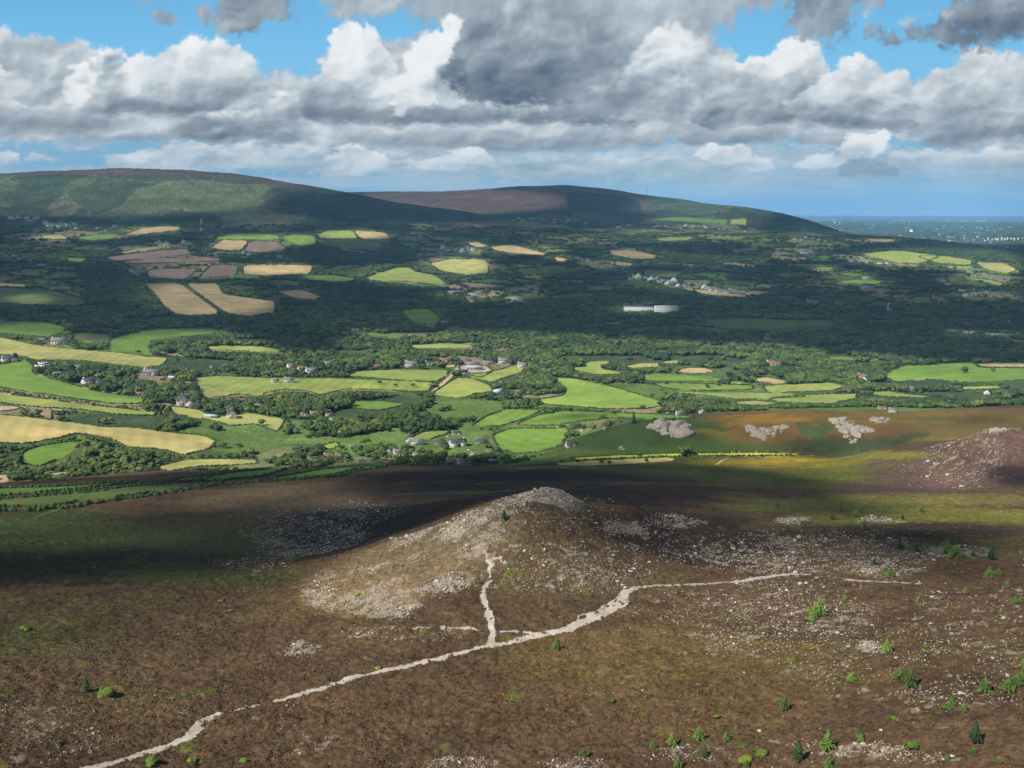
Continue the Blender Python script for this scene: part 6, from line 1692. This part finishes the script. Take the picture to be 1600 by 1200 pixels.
# dark banks of gorse and bracken between the slope fields at the left
BANKS = [([(-40,784),(60,776),(150,768),(215,757),(300,752),(400,735),(500,724),(580,719),(640,721)], 2.3, 'upper dark hedge bank crossing the slope at the left'),
         ([(-40,806),(60,797),(150,786),(250,773),(330,757),(430,752),(530,744),(640,726)], 3.0, 'lower dark hedge bank crossing the slope at the left')]
for line, hh, lab in BANKS:
    W3 = [ground_at(a, b, 450) for a, b in line]; r = np.random.default_rng(5); parts = []
    for i in range(len(W3) - 1):
        p, q = np.array(W3[i][:2]), np.array(W3[i + 1][:2]); L_ = np.hypot(*(q - p))
        for t in np.arange(0, L_, 1.5): parts.append((p + (q - p) * t / L_ + r.normal(size=2) * 2.6, hh * (.25 + .45 * r.random())))
    ctr = np.array([q[0] for q in parts]); hs_ = np.array([q[1] for q in parts]); zz = land_z(ctr[:, 0], ctr[:, 1]); v0, f0 = ICO[1]
    vv = v0[None] * (1 + .35 * (r.random((len(parts), len(v0), 1)) - .5)) * hs_[:, None, None] + np.stack([ctr[:, 0], ctr[:, 1], zz + hs_ * .3], -1)[:, None]
    tag(obj('hedge', mesh_from('hedge', vv.reshape(-1, 3), (f0[None] + (np.arange(len(parts)) * len(v0))[:, None, None]).reshape(-1, 3), M_DLEAF)), lab, 'hedge', 'hedges around the fields')

# ------------------------------------------------------------------ the distant city
r = np.random.default_rng(77)
NC = 9000
az_ = np.radians(8 + 25 * r.random(NC * 3)); dd = np.exp(math.log(8800) + (math.log(31000) - math.log(8800)) * r.random(NC * 3))
cx_c, cy_c = dd * np.sin(az_), dd * np.cos(az_)
kp = (fbm(cx_c, cy_c * .7, 1500, 4, 501) > -.12 + .3 * r.random(NC * 3)) & (land_z(cx_c, cy_c) < 60)
cx_c, cy_c, dd = cx_c[kp][:NC], cy_c[kp][:NC], dd[kp][:NC]; NC = len(dd)
zc = land_z(cx_c, cy_c)
bx_ = np.array(boxm(-1, 1, -1, 1, -.3, 1)[0]); bf_ = np.array(boxm(-1, 1, -1, 1, -.3, 1)[1])
bw = (6 + 18 * r.random(NC) ** 3) * (dd / 12000) ** .6; bh = 4 + 7 * r.random(NC) ** 3; an = r.random(NC) * 3
tall = r.random(NC) < .008; bh = np.where(tall, 22 + 26 * r.random(NC), bh)
hall = r.random(NC) < .03; bw = np.where(hall, bw * 3, bw)
c, s = np.cos(an)[:, None], np.sin(an)[:, None]
vx = bx_[None, :, 0] * bw[:, None]; vy = bx_[None, :, 1] * (bw * (.5 + .5 * r.random(NC)))[:, None]
vv = np.stack([vx * c - vy * s + cx_c[:, None], vx * s + vy * c + cy_c[:, None], bx_[None, :, 2] * bh[:, None] + zc[:, None]], -1)
m, nt, b = newmat('city_walls')
at = nt.nodes.new('ShaderNodeAttribute'); at.attribute_name = 'Col'; g = nt.nodes.new('ShaderNodeNewGeometry')
link(nt, mulcol(nt, at.outputs['Color'], ramp(nt, noise(nt, .02, 2, .5, g.outputs['Position']), [(.3, (.8,) * 3), (.7, (1.1,) * 3)])), b.inputs['Base Color']); b.inputs['Roughness'].default_value = .8
me = mesh_from('distant_city', vv.reshape(-1, 3), (bf_[None] + (np.arange(NC) * 8)[:, None, None]).reshape(-1, 4), m)
at = me.attributes.new('Col', 'FLOAT_COLOR', 'POINT')
pc = np.array([(.42, .40, .38), (.26, .24, .22), (.18, .16, .15), (.62, .62, .60), (.17, .17, .18)])[r.integers(0, 5, NC)]
cc = np.ones((NC, 8, 4), np.float32); cc[..., :3] = pc[:, None]; at.data.foreach_set('color', cc.ravel())
tag(obj('distant_city', me), kind='stuff', label='hazy blue city spread over the plain at the right')
# city trees as low dark masses
r = np.random.default_rng(78); n = 12000
az_ = np.radians(8 + 25 * r.random(n)); dd = np.exp(math.log(8300) + (math.log(26000) - math.log(8300)) * r.random(n)); xx, yy = dd * np.sin(az_), dd * np.cos(az_); zc = land_z(xx, yy); kp = zc < 70; xx, yy, zc, dd = xx[kp], yy[kp], zc[kp], dd[kp]; n = len(xx)
v0, f0 = ICO[0]; sz = (9 + 12 * r.random(n)) * (dd / 12000) ** .5
vv = v0[None] * (1 + .4 * (r.random((n, 12, 1)) - .5)) * sz[:, None, None] * np.array((2.4, 1.6, .8)) + np.stack([xx, yy, zc + 3], -1)[:, None]
tag(obj('city_woodland', mesh_from('city_woodland', vv.reshape(-1, 3), (f0[None] + (np.arange(n) * 12)[:, None, None]).reshape(-1, 3), M_DLEAF)), kind='stuff', label='dark tree belts between the buildings of the distant city')
# white dome
x, y, z = ground_at(1424, 363, 8300); k = math.hypot(x, y) / F
e = obj('domed_building', None, loc=(x, y, z))
dv = [(0, 0, 3.9 * k)] + [(2.8 * k * math.cos(p) * math.cos(t), 2.8 * k * math.cos(p) * math.sin(t), k + 2.9 * k * math.sin(p)) for p in (1.15, .8, .4, 0) for t in np.linspace(0, 6.283, 16, endpoint=False)]
df_ = [(0, 1 + i, 1 + (i + 1) % 16) for i in range(16)] + [(1 + 16 * q + i, 1 + 16 * (q + 1) + i, 1 + 16 * (q + 1) + (i + 1) % 16, 1 + 16 * q + (i + 1) % 16) for q in range(3) for i in range(16)]
obj('dome', mesh_from('dome', dv, df_, M_WALLW), e)
obj('drum', mesh_from('drum', [(2.6 * k * math.cos(t), 2.6 * k * math.sin(t), zq) for zq in (-5, k) for t in np.linspace(0, 6.283, 16, endpoint=False)], [(i, (i + 1) % 16, 16 + (i + 1) % 16, 16 + i) for i in range(16)], M_WALLG), e)
tag(e, 'bright white domed building in the distant city', 'domed building')
for i in range(11):
    a = 1538 + i * 5 + r.random() * 3; x, y, z = ground_at(a, 376 + r.random() * 3, 8300); k = math.hypot(x, y) / F; hh = (2.5 + 2.5 * r.random()) * k
    e = obj('tower_block', None, loc=(x, y, z), rotz=r.random())
    obj('wall', mesh_from('wall', *joinl([boxm(-1.1 * k, 1.1 * k, -k, k, -9, hh)]), M_WALLG), e); obj('roof', mesh_from('roof', *joinl([boxm(-1.15 * k, 1.15 * k, -1.05 * k, 1.05 * k, hh + .1, hh + .25 * k)]), M_WALLG), e)
    tag(e, 'pale tower block in the cluster at the right of the distant city', 'tower block', 'tower blocks in the distant city')
